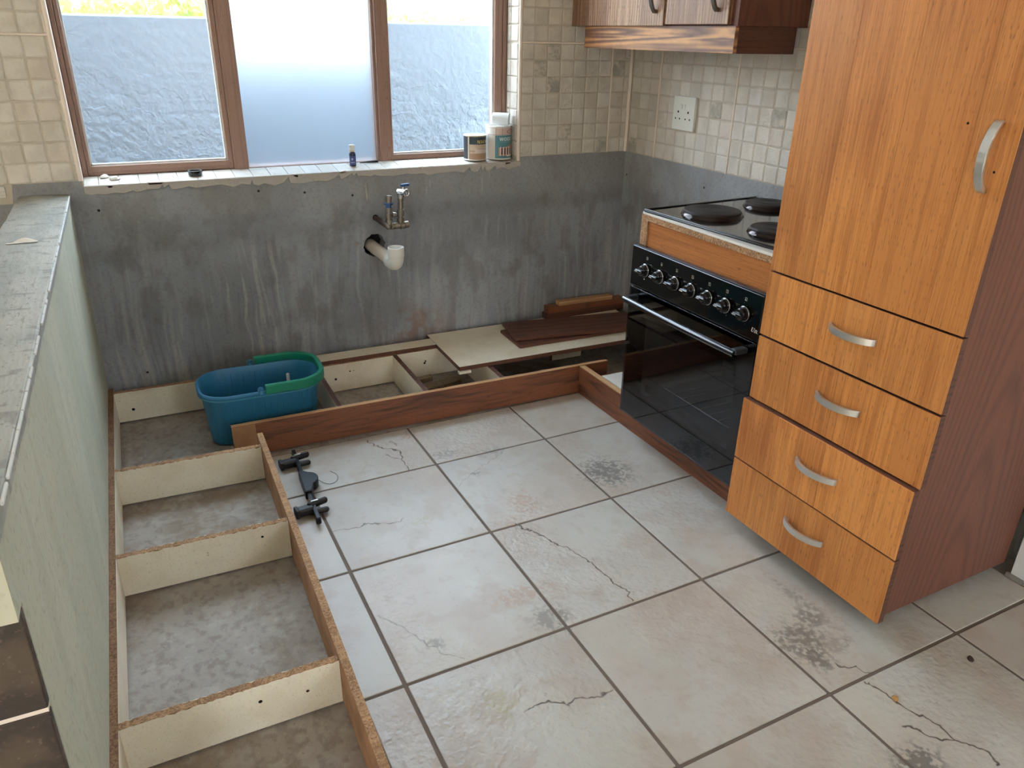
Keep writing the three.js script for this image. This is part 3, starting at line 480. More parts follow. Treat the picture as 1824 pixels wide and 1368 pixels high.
{
  const t = thing('cupboard_base', 'plinth frame of the removed sink unit with dark timber front along the floor tiles', 'cabinet base', [-0.18, 0, -0.333], -0.027);
  const fr = part('front_rail', boxUV(bx(0, 1.475, 0, HF, -0.009, 0.0075, 0.001), { su: 0.14, sv: 0.7, grain: 'x', ou: 0.1 }), M.plinth, t, undefined, undefined, 'dark red-brown timber rail with a paler bare edge');
  part('rail_edge', boxUV(chippedBoard(1.475, 0.002, 0.0165, 80, 0.0012), { su: 0.3, sv: 0.3, grain: 'x' }), M.pine, t, [0.7375, HF - 0.0005, -0.0008]);
  part('end_facing', boxUV(bx(0.0005, 0.077, 0.004, HF - 0.002, 0.0075, 0.0082), { su: 0.5, sv: 0.5, grain: 'x' }), M.mdf, t, undefined, undefined, 'bare paler end of the rail');
  const back = board('back_rail', t, 1.72, HF, 0.017, [1.02, 0, -0.405], 0.02, M.melamine, M.chip, 83, undefined, 0.001);
  for (const [x, y, r] of [[-0.58, 0.055, 0.0052], [-0.52, 0.08, 0.0032], [-0.505, 0.08, 0.002], [-0.2, 0.06, 0.005], [-0.196, 0.068, 0.004]]) screwHole(back, x, y, 0.0098, r);
  for (const [x, sd] of [[0.367, 1], [0.693, 2], [1.005, 3]]) {
    const d = board('divider', t, 0.385, HF, 0.018, [x, 0, -0.202], Math.PI / 2 + 0.01, M.melamine, M.dark, 86 + sd, undefined, 0.001);
    if (sd === 2) part('dowel', cyl([0, 0, 0], [0, 0, 0.02], 0.004, 0.004, 8), M.pine, d, [0.16, 0.05, 0.005]);
  }
}
{
  const t = thing('plinth_board', 'dark red-brown plinth board on the floor below the oven', 'plinth', [1.158, 0, -0.285], 0.006);
  part('board', boxUV(bx(0, 0.026, 0, HF - 0.002, 0, 0.975, 0.001), { su: 0.14, sv: 0.7, grain: 'z', ou: 0.4 }), M.plinth, t);
  part('bare_edge', boxUV(bx(0.0005, 0.0255, HF - 0.002, HF, 0, 0.975), { su: 0.3, sv: 0.3, grain: 'z' }), M.pine, t, undefined, undefined, 'paler bare top edge');
}
{ // white board on the plinth left of the oven
  const t = thing('base_board', 'white cupboard floor board resting on plinth left of the oven', 'board', [1.19, HF - 0.017, -0.168]);
  part('panel', boxUV(bx(0, 0.5, 0, 0.016, 0, 0.24, 0.001), { su: 0.5, sv: 0.5, grain: 'x' }), M.white, t); part('edge', boxUV(bx(-0.002, 0.5, 0.001, 0.0165, -0.004, 0, 0.0005), { su: 0.3, sv: 0.3 }), M.chip, t);
  part('batten', boxUV(bx(0.1, 0.5, -0.1, 0, 0.03, 0.06), { su: 0.3, sv: 0.3 }), M.chip, t);
}
/* loose boards on and in the frames */
function laminated(name, label, w, d, th, pos, ry, mTop, mEdge, rx = 0) { const t = thing(name, label, 'board', pos, ry); t.rotation.x = rx; part('core', boxUV(rbox(w, th, d, 0.0015), { su: 0.2, sv: 0.6, grain: 'x' }), mEdge, t, [0, th / 2, 0]); part('facing', boxUV(rbox(w - 0.002, 0.0012, d - 0.002, 0.0005), { su: 0.5, sv: 0.5, grain: 'x', ou: pos[0] }), mTop, t, [0, th + 0.0002, 0]); return t; }
laminated('melamine_strip', 'narrow cream strip lying along the back rail against the grey wall', 0.78, 0.075, 0.016, [0.33, HF, -0.752], -0.025, M.melamine, M.dark);
laminated('melamine_board', 'large cream board with brown edges lying across the sink plinth frame', 0.95, 0.385, 0.017, [1.178, HF + 0.0005, -0.617], -0.03, M.melamine, M.dark);
laminated('wood_board', 'lower of two dark brown boards stacked on the cream board', 0.56, 0.2, 0.012, [1.288, HF + 0.0185, -0.603], -0.037, M.dark, M.dark);
laminated('wood_board', 'upper of two dark brown boards stacked on the cream board', 0.6, 0.2, 0.013, [1.321, HF + 0.0335, -0.609], -0.165, M.dark, M.dark);
single('batten', boxUV(rbox(0.42, 0.03, 0.048, 0.002), { su: 0.15, sv: 0.5, grain: 'x' }), M.plinth, 'reddish-brown batten under the pale pine one against the grey wall', 'batten', [1.5, HF + 0.06, -0.795], [0, -0.03, 0]);
single('batten', boxUV(rbox(0.285, 0.02, 0.036, 0.002), { su: 0.15, sv: 0.5, grain: 'x', ou: 0.3 }), M.pine, 'pale pine batten, topmost of the offcuts in the wall corner', 'batten', [1.49, HF + 0.0855, -0.79], [0, -0.045, 0]);
single('batten', boxUV(rbox(0.42, 0.026, 0.05, 0.002), { su: 0.15, sv: 0.5, grain: 'x', ou: 0.6 }), M.dark, 'dark batten at the bottom of the offcut stack in the corner', 'batten', [1.49, HF + 0.031, -0.795], [0, -0.02, 0]);
function scrap(label, L, w, h, pos, ry, seed) { const g = new THREE.BoxGeometry(L, h, w, 10, 2, 3), p = g.attributes.position, r = rng(seed); for (let i = 0; i < p.count; i++) { const x = p.getX(i), e = Math.abs(x) > L / 2 - 1e-4 ? 0.008 : 0.0015, s = fbm(p.getX(i) * 60 + seed, p.getZ(i) * 90 + p.getY(i) * 50, 2, 7) - 0.5; p.setX(i, x + s * e * 2.4); p.setY(i, p.getY(i) + s * 0.004); p.setZ(i, p.getZ(i) * (1 - 0.25 * Math.abs(x) / L) + s * 0.004); } g.computeVertexNormals(); return single('wood_offcut', boxUV(g, { su: 0.1, sv: 0.3, grain: 'x', ou: seed * 0.2 }), M.grey, label, 'offcut', pos, [0, ry, 0]); }
scrap('splintered grey offcut nearest the dark timber rail in the second bay', 0.2, 0.045, 0.022, [0.665, 0.006, -0.5], 0.12, 3);
scrap('flat weathered offcut lying behind the nearest one in the second bay', 0.2, 0.05, 0.02, [0.665, 0.006, -0.575], 0.16, 5);
scrap('short rounded offcut against the cream divider in the second bay', 0.13, 0.03, 0.02, [0.6, 0.006, -0.655], 0.1, 8);
{ const t = thing('white_block', 'white block tucked under the edge of the cream board', 'board', [1.31, -0.005, -0.632], -0.03); part('panel', boxUV(bx(-0.075, 0.075, 0, 0.07, -0.016, 0, 0.001), { su: 0.5, sv: 0.5 }), M.melamine, t); part('edge', boxUV(bx(-0.079, -0.075, 0, 0.07, -0.016, 0), { su: 0.2, sv: 0.2 }), M.dark, t); }
single('filler_strip', boxUV(rbox(0.05, 0.01, 0.02, 0.001), { su: 0.3, sv: 0.3 }), M.melamine, 'short white strip under front corner of the cream board', 'board', [0.72, HF - 0.006, -0.44], [0, -0.03, 0]);

/* ------------------------------------------------ bucket and bar clamp */
function stadium(hx, hz, y, n = 72, e = 3.4) { const r = []; for (let i = 0; i < n; i++) { const a = i / n * Math.PI * 2, c = Math.cos(a), s = Math.sin(a); const k = Math.pow(Math.pow(Math.abs(c), e) + Math.pow(Math.abs(s), e), -1 / e); r.push([hx * c * k, y, hz * s * k]); } return r; }
function cornerRect(hx, hz, rad, y, n = 14, dz = 0) { const r = []; for (const [sx, sz, a0] of [[1, 1, 0], [-1, 1, 1], [-1, -1, 2], [1, -1, 3]]) for (let i = 0; i <= n; i++) { const a = (a0 + i / n) * Math.PI / 2; r.push([sx * (hx - rad) + rad * Math.cos(a), y, dz + sz * (hz - rad) + rad * Math.sin(a)]); } return r; }
{
  const t = thing('bucket', 'rectangular teal plastic mop bucket with green handle standing inside the base frame', 'bucket', [-0.05, -0.004, -0.495], -0.03);
  const teal = phy({ color: 0x33789c, roughness: 0.42, sheen: 0.1 }), tealIn = teal;
  const W = (k) => [0.183 + 0.017 * k, 0.088 + 0.034 * k], R = (k) => 0.06 + 0.03 * k, ring = (k, y, o = 0, dz = -0.022 * (1 - k)) => cornerRect(W(k)[0] + o, W(k)[1] + o, R(k) + o, y, 14, dz);
  const body = loft([ring(0, 0.0, -0.008), ring(0, 0.004, -0.001), ring(0.3, 0.065), ring(0.62, 0.135), ring(0.96, 0.203), ring(0.985, 0.203, 0.006), ring(1, 0.2, 0.0085), ring(1, 0.208, 0.0095), ring(1, 0.213, 0.006), ring(1, 0.213, -0.001), ring(0.96, 0.206, -0.004), ring(0.6, 0.135, -0.003), ring(0.04, 0.008, -0.004)], { cap0: true, cap1: true });
  part('body', body, teal, t);
  const rb = []; for (let i = -8; i <= 8; i++) for (const s of [-1, 1]) rb.push(cyl([i * 0.0195, 0.02, -0.02 * 0.9 + s * (0.088 + 0.034 * 0.09 - 0.0035)], [i * 0.021, 0.192, -0.001 + s * (0.122 - 0.0055)], 0.0016, 0.0016, 6)); part('rib', merge(rb), teal, t);
  part('rim_bead', merge([0].map(() => loft([ring(1, 0.1995, 0.0095), ring(1, 0.196, 0.009), ring(1, 0.1955, 0.005), ring(1, 0.1995, 0.004)], { close: true }))), std({ color: 0x4f9db4, roughness: 0.4 }), t);
  for (const s of [-1, 1]) { part('hinge', merge([cyl([-0.012, 0.208, s * 0.131], [-0.012, 0.222, s * 0.131], 0.011, 0.007, 14), new THREE.TorusGeometry(0.0085, 0.003, 8, 16).translate(-0.012, 0.222, s * 0.131)]), teal, t); }
  // handle folded down along the right-hand rim
  const full = cornerRect(0.2095, 0.1325, 0.098, 0, 14), half = full.filter(p => p[0] > 0.005); // from +z side round to -z side
  half.sort((a, b) => { const A = Math.atan2(a[2], a[0]), B = Math.atan2(b[2], b[0]); return B - A; });
  const path = [[0.004, 0, 0.1325], ...half, [0.004, 0, -0.1325]], sec = [[-0.004, 0.2125], [0.008, 0.206], [0.0115, 0.209], [0.0115, 0.236], [0.009, 0.2395], [-0.004, 0.2395], [-0.0065, 0.236], [-0.0065, 0.2145]];
  const rings = path.map((p, i) => { const a = path[Math.max(0, i - 1)], b = path[Math.min(path.length - 1, i + 1)], dx = b[0] - a[0], dz = b[2] - a[2], l = Math.hypot(dx, dz), nx = -dz / l, nz = dx / l; const sg = (nx * p[0] + nz * p[2]) > 0 ? 1 : -1; return sec.map(q => [p[0] + sg * nx * q[0], q[1], p[2] + sg * nz * q[0]]); });
  part('handle', loft(rings, { cap0: true, cap1: true }), std({ color: 0x0b7d60, roughness: 0.42 }), t, undefined, undefined, 'green folded carrying handle');
  single('rod', merge([cyl([0, 0, 0], [0, 0.19, 0], 0.0062, 0.0062, 14), cyl([0, 0.19, 0], [0, 0.193, 0], 0.0062, 0.0045, 14)]), M.white, 'short pale rod standing up inside the teal bucket', 'rod', [0.055, 0.006, -0.515], [0.02, 0, 0.01]);
}
{
  const t = thing('bar_clamp', 'black quick-release bar clamp lying on the floor tiles beside the chipboard rail', 'clamp', [-0.012, 0, -0.03], -0.05);
  const bk = phy({ color: 0x060608, roughness: 0.45 });
  part('bar', merge([rbox(0.012, 0.02, 0.44, 0.002).translate(0, 0.02, 0), rbox(0.015, 0.024, 0.03, 0.004, 2).translate(0, 0.02, 0.205)]), std({ color: 0x111215, roughness: 0.35, metalness: 0.2 }), t);
  const jaw = (z, flip) => { const j = part('jaw', merge([rbox(0.05, 0.026, 0.03, 0.008, 3).translate(-0.026, 0.02, 0), new THREE.CapsuleGeometry(0.0085, 0.05, 6, 12).rotateZ(Math.PI / 2).rotateY(0.16).scale(1, 1.3, 1).translate(0.014, 0.028, -0.011), new THREE.CapsuleGeometry(0.009, 0.042, 6, 12).rotateZ(Math.PI / 2).rotateY(-0.14).translate(0.012, 0.014, 0.012)]), bk, t, [0, 0, z], [0, 0.12, 0]);
    part('slot', rbox(0.022, 0.003, 0.004, 0.001).translate(0.006, 0.0392, -0.0105), M.steel, j); part('pad', rbox(0.012, 0.028, 0.034, 0.004, 2).translate(-0.052, 0.02, 0), M.blackMatt, j); return j; };
  jaw(-0.155); jaw(0.145);
  const s = new THREE.Shape(); s.moveTo(-0.008, -0.06); s.lineTo(0.004, -0.06); s.absarc(0.004, -0.014, 0.036, -Math.PI / 2 + 0.35, Math.PI / 2 - 0.4, false); s.lineTo(0.006, 0.06); s.lineTo(-0.008, 0.06); s.closePath();
  part('grip', new THREE.ExtrudeGeometry(s, { depth: 0.026, bevelEnabled: true, bevelSize: 0.003, bevelThickness: 0.003, bevelSegments: 2, curveSegments: 20 }).rotateX(Math.PI / 2).translate(0, 0.035, 0.006), bk, t);
  part('trigger', rbox(0.012, 0.014, 0.012, 0.003, 2), M.blackMatt, t, [0.037, 0.025, -0.01]);
}
single('wire', tube([[0.028, 0.008, -0.072], [0.037, 0.003, -0.066], [0.05, 0.0025, -0.04], [0.067, 0.002, -0.026], [0.085, 0.002, -0.032], [0.097, 0.003, -0.05], [0.098, 0.004, -0.073], [0.085, 0.003, -0.104]], 0.0008, 60, 5), M.blackMatt, 'thin dark curled wire lying beside the bar clamp grip', 'wire');

/* ------------------------------------------------ pipes on the window wall */
{
  const t = thing('waste_pipe', 'white plastic waste pipe with upturned elbow poking out of grey wall', 'pipe', [0.503, 0.541, ZB]);
  const zc = 0.265, R = 0.0285;
  part('pipe', cyl([0, -0.004, -0.05], [0.004, -0.006, zc - 0.025], 0.024, 0.024, 28), M.pvc, t);
  const prof = (r, y) => [r, y]; const sock = new THREE.LatheGeometry([[0.0245, 0.004], [0.0245, 0.034], [0.03, 0.034], [0.0305, 0.03], [0.0305, 0.0], [0.0298, -0.002]].map(p => new THREE.Vector2(...p)), 36); 
  const pts = []; for (let i = 0; i <= 10; i++) { const a = i / 10 * Math.PI / 2; pts.push(new THREE.Vector3(0.005, -0.034 + 0.034 * (1 - Math.cos(a)) + 0.0 , zc - 0.034 + 0.034 * Math.sin(a))); }
  const el = new THREE.TubeGeometry(new THREE.CatmullRomCurve3(pts), 24, 0.0285, 28); el.translate(0, 0.026, 0);
  const e = part('elbow', merge([el, sock.clone().translate(0.005, 0.03 - 0.004, zc), cyl([0.004, -0.008, zc - 0.068], [0.005, -0.008, zc - 0.03], 0.0292, 0.0292, 28)]), M.white, t);
  part('seam', new THREE.TorusGeometry(0.0302, 0.0007, 6, 36).rotateX(Math.PI / 2).translate(0.005, 0.0245, zc), M.pvc, e);
}
{
  const t = thing('pipe_fitting', 'soldered copper water pipes with two blue-handled valves on grey wall', 'pipework', [0.518, 0.652, ZB]);
  const z = 0.15, B = (a, b, r, r2) => cyl(a, b, r * 1.18, (r2 ?? r) * 1.18, 16);
  part('inlet', B([0, 0.003, -0.02], [0.002, 0, z], 0.0085), std({ color: 0x5c4f48, roughness: 0.6, metalness: 0.4 }), t);
  part('wall_hole', cyl([0, 0.004, -0.002], [0, 0.004, 0.002], 0.013, 0.011, 14), M.hole, t);
  part('manifold', merge([new THREE.SphereGeometry(0.0125, 14, 10).translate(0.003, 0, z), B([0, 0, z], [0.075, 0.002, z], 0.008), B([0.015, 0.0005, z], [0.022, 0.0005, z], 0.0115), B([0.025, 0.001, z], [0.042, 0.001, z], 0.0105), B([0.05, 0.001, z], [0.066, 0.002, z], 0.0125), new THREE.SphereGeometry(0.0125, 14, 10).translate(0.06, 0.002, z), B([0.068, 0.002, z], [0.083, 0.003, z], 0.0115)]), M.brass, t);
  part('riser', merge([B([0.005, 0, z], [0.008, 0.085, z], 0.0075), B([0.0055, 0.018, z], [0.006, 0.028, z], 0.0115), B([0.006, 0.034, z], [0.0065, 0.05, z], 0.0105), B([0.007, 0.058, z], [0.0075, 0.072, z], 0.0115), B([0.009, 0.09, z], [0.011, 0.117, z], 0.0095), B([0.0105, 0.108, z], [0.011, 0.114, z], 0.011)]), M.brass, t);
  part('riser', merge([B([0.052, 0, z], [0.056, 0.11, z], 0.0075), B([0.052, 0.016, z], [0.0525, 0.03, z], 0.0115), B([0.053, 0.038, z], [0.0545, 0.062, z], 0.0115), B([0.055, 0.068, z], [0.0555, 0.09, z], 0.0095), B([0.0555, 0.096, z], [0.056, 0.104, z], 0.0105)]), M.brass, t);
  part('link', merge([B([0.006, 0.045, z], [0.052, 0.04, z - 0.004], 0.0055), B([0.02, 0.044, z], [0.032, 0.042, z], 0.009)]), M.brass, t);
  const v = part('valve', merge([B([0.0565, 0.104, z], [0.057, 0.125, z], 0.0105, 0.012), B([0.056, 0.124, z - 0.012], [0.071, 0.127, z + 0.022], 0.0125), new THREE.TorusGeometry(0.0115, 0.0035, 8, 18).translate(0.0715, 0.127, z + 0.024), B([0.066, 0.132, z], [0.068, 0.148, z], 0.006)]), M.chrome, t);
  part('lever', rbox(0.034, 0.011, 0.016, 0.004, 2), M.bluePlastic, v, [0.0755, 0.152, z], [0, 0.2, 0.05], 'blue lever handle');
  const hv = part('valve', cyl([0.0075, 0.07, z], [0.008, 0.083, z], 0.012, 0.01, 16), M.bluePlastic, t);
  part('hand_wheel', merge([new THREE.CylinderGeometry(0.0175, 0.0175, 0.006, 8), new THREE.CylinderGeometry(0.009, 0.012, 0.012, 14)]), M.bluePlastic, hv, [0.008, 0.087, z], undefined, 'blue round handle');
}
/* ------------------------------------------------ on the sill and the half wall */
const SY = (z) => 0.8575 + (z + 0.955) * -0.12; // sill surface
function canvasTex(w, h, draw) { const c = document.createElement('canvas'); c.width = w; c.height = h; const g = c.getContext('2d'); draw(g, w, h); const t = new THREE.CanvasTexture(c); t.colorSpace = THREE.SRGBColorSpace; return t; }
function tin(name, label, pos, r, h, tex, rimMat, lidMat, ry, bandMat) {
  const t = thing(name, label, 'tin', pos, ry);
  const g = new THREE.CylinderGeometry(r, r, h - 0.008, 48, 1, true).translate(0, h / 2, 0); part('body', g, std({ map: tex, roughness: 0.4 }), t, undefined, undefined, 'printed label');
  part('base_rim', new THREE.LatheGeometry([[0, 0], [r, 0], [r + 0.0015, 0.002], [r + 0.0008, 0.005], [r - 0.001, 0.006]].map(p => new THREE.Vector2(...p)), 40), rimMat, t);
  part('lid', new THREE.LatheGeometry([[r - 0.001, h - 0.006], [r + 0.0015, h - 0.004], [r + 0.0012, h], [r - 0.004, h], [r - 0.006, h - 0.003], [r * 0.78, h - 0.002], [r * 0.74, h - 0.006], [0, h - 0.006]].map(p => new THREE.Vector2(...p)), 40), lidMat, t);
  return t;
}
const tinA = canvasTex(1024, 320, (g, w, h) => {
  g.fillStyle = '#3b3f48'; g.fillRect(0, 0, w, h); g.fillStyle = '#c9d6e2'; g.fillRect(20, 30, 70, 200);
  const x = 250; g.fillStyle = '#d9cbb8'; g.fillRect(x - 30, 0, 24, h); g.fillStyle = '#cdb9a4'; g.fillRect(x, 0, 430, h); g.fillStyle = '#2f4046'; g.fillRect(x, 0, 430, 108);
  g.fillStyle = '#e6d27a'; g.font = 'bold 62px sans-serif'; g.fillText('NS4 NG', x + 110, 94); g.fillStyle = '#e8e4da'; g.font = 'bold 24px sans-serif'; g.fillText('B2', x + 300, 28);
  g.fillStyle = '#b59a86'; g.fillRect(x, 190, 130, 22); g.fillStyle = '#d8c8bd'; g.fillRect(x + 80, 160, 240, 70); g.strokeStyle = '#6c5c58'; g.lineWidth = 4; g.beginPath(); g.moveTo(x + 110, 165); g.lineTo(x + 320, 176); g.stroke(); g.fillStyle = '#b08f74'; g.fillRect(x, 232, 430, 88);
  g.fillStyle = '#48504e'; g.fillRect(700, 0, 324, h);
});
const tinB = canvasTex(1024, 420, (g, w, h) => {
  g.fillStyle = '#e6e2dc'; g.fillRect(0, 0, w, h); g.fillStyle = '#b7a9a0'; g.fillRect(0, 12, w, 3); g.fillStyle = '#d9c2b8'; g.fillRect(180, 10, 420, 90); g.fillStyle = '#8b5f5c'; g.fillRect(178, 12, 4, 88); g.fillRect(262, 12, 5, 88); g.fillRect(0, 98, 600, 4);
  g.strokeStyle = '#9a3b3c'; g.lineWidth = 8; g.beginPath(); g.ellipse(410, 58, 74, 25, 0, 0, 7); g.stroke(); g.fillStyle = '#7a4a4a'; g.font = 'italic bold 28px serif'; g.fillText('Prom', 374, 68);
  g.fillStyle = '#4f8791'; g.fillRect(170, 106, 430, 314); g.fillStyle = '#dfe8e8'; g.font = 'bold 62px sans-serif'; g.fillText('WOOD PR', 225, 178); g.fillStyle = '#8fb6bb'; g.fillRect(225, 192, 340, 5);
  g.fillStyle = '#c98e76'; g.beginPath(); g.moveTo(215, 270); g.quadraticCurveTo(330, 268, 420, 222); g.lineTo(560, 222); g.lineTo(560, 380); g.lineTo(215, 380); g.fill(); g.fillStyle = '#e8e2dc'; for (let i = 0; i < 8; i++) { g.fillRect(232 + i * 42, 262, 14, 116); } g.fillStyle = '#5d4a44'; for (let i = 0; i < 7; i++) g.fillRect(248 + i * 42, 276, 22, 88); g.fillStyle = '#ded6cf'; g.fillRect(330, 372, 140, 20);
  g.fillStyle = '#3d5a66'; g.fillRect(600, 106, 424, 314);
});
tin('paint_tin', 'small dark tin with beige label and cream lid on the window sill', [0.977, SY(-0.9) + 0.001, -0.903], 0.047, 0.1, tinA, M.steel, std({ color: 0xd9d2b4, roughness: 0.5 }), -2.44);
tin('paint_tin', 'taller white and teal wood-care tin beside the small dark tin', [1.087, SY(-0.9) + 0.001, -0.905], 0.0535, 0.133, tinB, M.white, M.white, -1.76);
{
  const n = 40, rc = (x, r, e = 1, dy = 0) => { const o = []; for (let i = 0; i < n; i++) { const a = i / n * 6.2832; o.push([x, dy + r * e * Math.cos(a), r * Math.sin(a)]); } return o; };
  const g = loft([rc(0, 0.0005), rc(0, 0.02), rc(0.003, 0.0225), rc(0.06, 0.027), rc(0.068, 0.0275), rc(0.069, 0.0285), rc(0.07, 0.0275), rc(0.068, 0.0262), rc(0.01, 0.02), rc(0.008, 0.0005)]);
  single('cup', g, phy({ color: 0xf1f3f4, roughness: 0.35, transmission: 0.25, thickness: 0 }), 'white plastic cup lying on its side on top of the taller tin', 'cup', [1.064, SY(-0.9) + 0.1625, -0.917], [0, -0.62, -0.09]);
}
{
  const t = thing('bottle', 'tiny dark blue bottle with white cap on the window sill', 'bottle', [0.456, SY(-0.905) + 0.001, -0.905]);
  part('glass_body', new THREE.LatheGeometry([[0, 0], [0.0115, 0], [0.0128, 0.002], [0.0128, 0.044], [0.011, 0.05], [0.007, 0.053], [0.007, 0.06]].map(p => new THREE.Vector2(...p)), 28), phy({ color: 0x2b2f52, roughness: 0.12, clearcoat: 0.5 }), t);
  part('label', new THREE.CylinderGeometry(0.0131, 0.0131, 0.034, 28, 1, true, -1.2, 2.6).translate(0, 0.022, 0), std({ map: canvasTex(128, 96, (g, w, h) => { g.fillStyle = '#4a5287'; g.fillRect(0, 0, w, h); g.fillStyle = '#aab4dc'; g.beginPath(); g.ellipse(56, 34, 16, 13, 0, 0, 7); g.fill(); g.fillRect(34, 66, 60, 8); }), roughness: 0.5 }), t, undefined, [0, -0.3, 0]);
  part('neck_ring', new THREE.CylinderGeometry(0.0105, 0.0105, 0.004, 24).translate(0, 0.056, 0), std({ color: 0xd8bfa2, roughness: 0.5 }), t);
  const rib = []; for (let i = 0; i < 24; i++) rib.push(new THREE.BoxGeometry(0.0008, 0.012, 0.0008).translate(0.0106 * Math.cos(i * 0.2618), 0.066, 0.0106 * Math.sin(i * 0.2618)));
  part('cap', merge([new THREE.LatheGeometry([[0.0102, 0.058], [0.0102, 0.073], [0.0115, 0.0745], [0.0115, 0.078], [0.0105, 0.0795], [0, 0.0795]].map(p => new THREE.Vector2(...p)), 28), ...rib]), M.white, t);
}
{ const t = thing('screwdriver_bit', 'thin dark pen-like tool lying on the window sill beside bottle', 'tool', [0.522, SY(-0.935) + 0.004, -0.937], 0.03); part('grip', cyl([0.0, 0, 0], [0.045, 0.0006, 0], 0.0035, 0.0038, 12), M.blackMatt, t); part('tip', cyl([-0.03, -0.0012, 0.002], [0, 0, 0], 0.0016, 0.003, 10), M.iron, t); }
{ const t = thing('jar_lid', 'round black screw lid upside down on the window sill', 'lid', [-0.122, SY(-0.9) + 0.001, -0.9]); part('cap', new THREE.LatheGeometry([[0, 0], [0.0225, 0], [0.024, 0.002], [0.0242, 0.014], [0.0232, 0.0155], [0.0215, 0.015], [0.021, 0.003], [0, 0.003]].map(p => new THREE.Vector2(...p)), 32), M.blackGloss, t); part('ring', new THREE.TorusGeometry(0.0228, 0.0012, 8, 32).rotateX(Math.PI / 2).translate(0, 0.0152, 0), std({ color: 0x56655f, roughness: 0.3 }), t); }
function shell(label, pos, s, ry) { const g = new THREE.SphereGeometry(1, 20, 12, 0, 6.2832, 0, 1.7), p = g.attributes.position; for (let i = 0; i < p.count; i++) { const x = p.getX(i), y = p.getY(i), z = p.getZ(i), k = 1 + 0.12 * Math.sin(x * 7) + 0.25 * (fbm(x * 2 + s * 900, z * 2, 2, 4) - 0.5); p.setXYZ(i, x * s * k, Math.max(-0.05, y) * s * 0.55 * k, z * s * 0.7 * k); } g.computeVertexNormals(); single('white_fragment', g, M.white, label, 'fragment', pos, [0, ry, 0]); }
shell('right of two white chips at left end of the window sill', [-0.381, SY(-0.9) + 0.001, -0.902], 0.018, 0.2); shell('left of two white chips at left end of the window sill', [-0.412, SY(-0.935) + 0.001, -0.932], 0.016, 0.9);
{ const g = new THREE.PlaneGeometry(0.07, 0.02, 16, 5), p = g.attributes.position; for (let i = 0; i < p.count; i++) { const x = p.getX(i), y = p.getY(i), k = 1 - Math.pow(Math.abs(x) / 0.04, 2) * 0.6; p.setXYZ(i, x, 0.004 + 0.005 * Math.sin(x * 90 + 1) * (y > 0 ? 1 : 0.2) + (y > 0.005 ? 0.003 : 0), -y * k + 0.003 * Math.sin(x * 60)); } g.computeVertexNormals(); const b = g.clone(); b.translate(0, -0.0012, 0); single('plaster_flake', merge([g, b]), std({ color: 0xfaf6ea, roughness: 0.8, side: THREE.DoubleSide }), 'curled white flake lying on the coping of the half wall', 'flake', [-0.62, 0.822, -0.17], [0, 0.1, 0]); }
/* bits on the floor */
{ const g = new THREE.IcosahedronGeometry(0.0075, 2), p = g.attributes.position; for (let i = 0; i < p.count; i++) { const k = 0.7 + 0.6 * fbm(p.getX(i) * 300 + 5, p.getY(i) * 300 + p.getZ(i) * 200, 2, 2); p.setXYZ(i, p.getX(i) * k, p.getY(i) * k * 0.6, p.getZ(i) * k); } g.computeVertexNormals(); single('crumb', g, std({ color: 0xb98d56, roughness: 0.9 }), 'small ochre crumb on a cracked floor tile in front of the drawers', 'crumb', [0.963, 0.003, 1.381]); const d = g.clone().scale(1.3, 0.8, 0.9); single('crumb', d, std({ color: 0x4a3a2c, roughness: 0.9 }), 'dark brown crumb on the floor tile right of the drawers', 'crumb', [1.228, 0.003, 1.379], [0, 0.7, 0]); }

/* ------------------------------------------------ oven, its housing and the hob */
{
  const t = thing('oven_housing', 'chipboard and oak oven cabinet between the loose boards and the tall cupboard', 'cabinet', [1.125, HF, 0.083]);
  const H = 0.81 - HF, W = 0.615;
  part('side_panel', boxUV(bx(0, 0.56, 0, H - 0.001, 0, 0.034, 0.0006), { su: 0.3, sv: 0.3 }), M.chip, t, undefined, undefined, 'raw chipboard front edge');
  part('side_panel', boxUV(bx(0, 0.56, 0, H - 0.001, W - 0.02, W, 0.0006), { su: 0.3, sv: 0.3 }), M.chip, t);
  part('top_rail', boxUV(chippedBoard(W - 0.034, 0.018, 0.1, 5, 0.0005).rotateY(Math.PI / 2), { su: 0.3, sv: 0.3 }), M.chip, t, [0.05, H - 0.019, 0.034 + (W - 0.034) / 2], undefined, 'raw chipboard edge');
  part('worktop_skin', boxUV(bx(-0.0005, 0.56, H - 0.001, H + 0.0065, 0.005, W, 0.001), { su: 0.5, sv: 0.5 }), M.white, t);
  part('front_panel', boxUV(bx(0.006, 0.022, 0.58, H - 0.019, 0.034, W - 0.02), { su: 0.36, sv: 1.0, grain: 'z', ou: 0.31 }), std({ map: TX.oak, roughness: 0.45, color: new THREE.Color().setRGB(0.74, 0.66, 0.64) }), t, undefined, undefined, 'oak filler panel above the oven');
  part('bottom', boxUV(bx(0, 0.56, 0, 0.016, 0.034, W - 0.02), { su: 0.3, sv: 0.3 }), M.white, t);
}
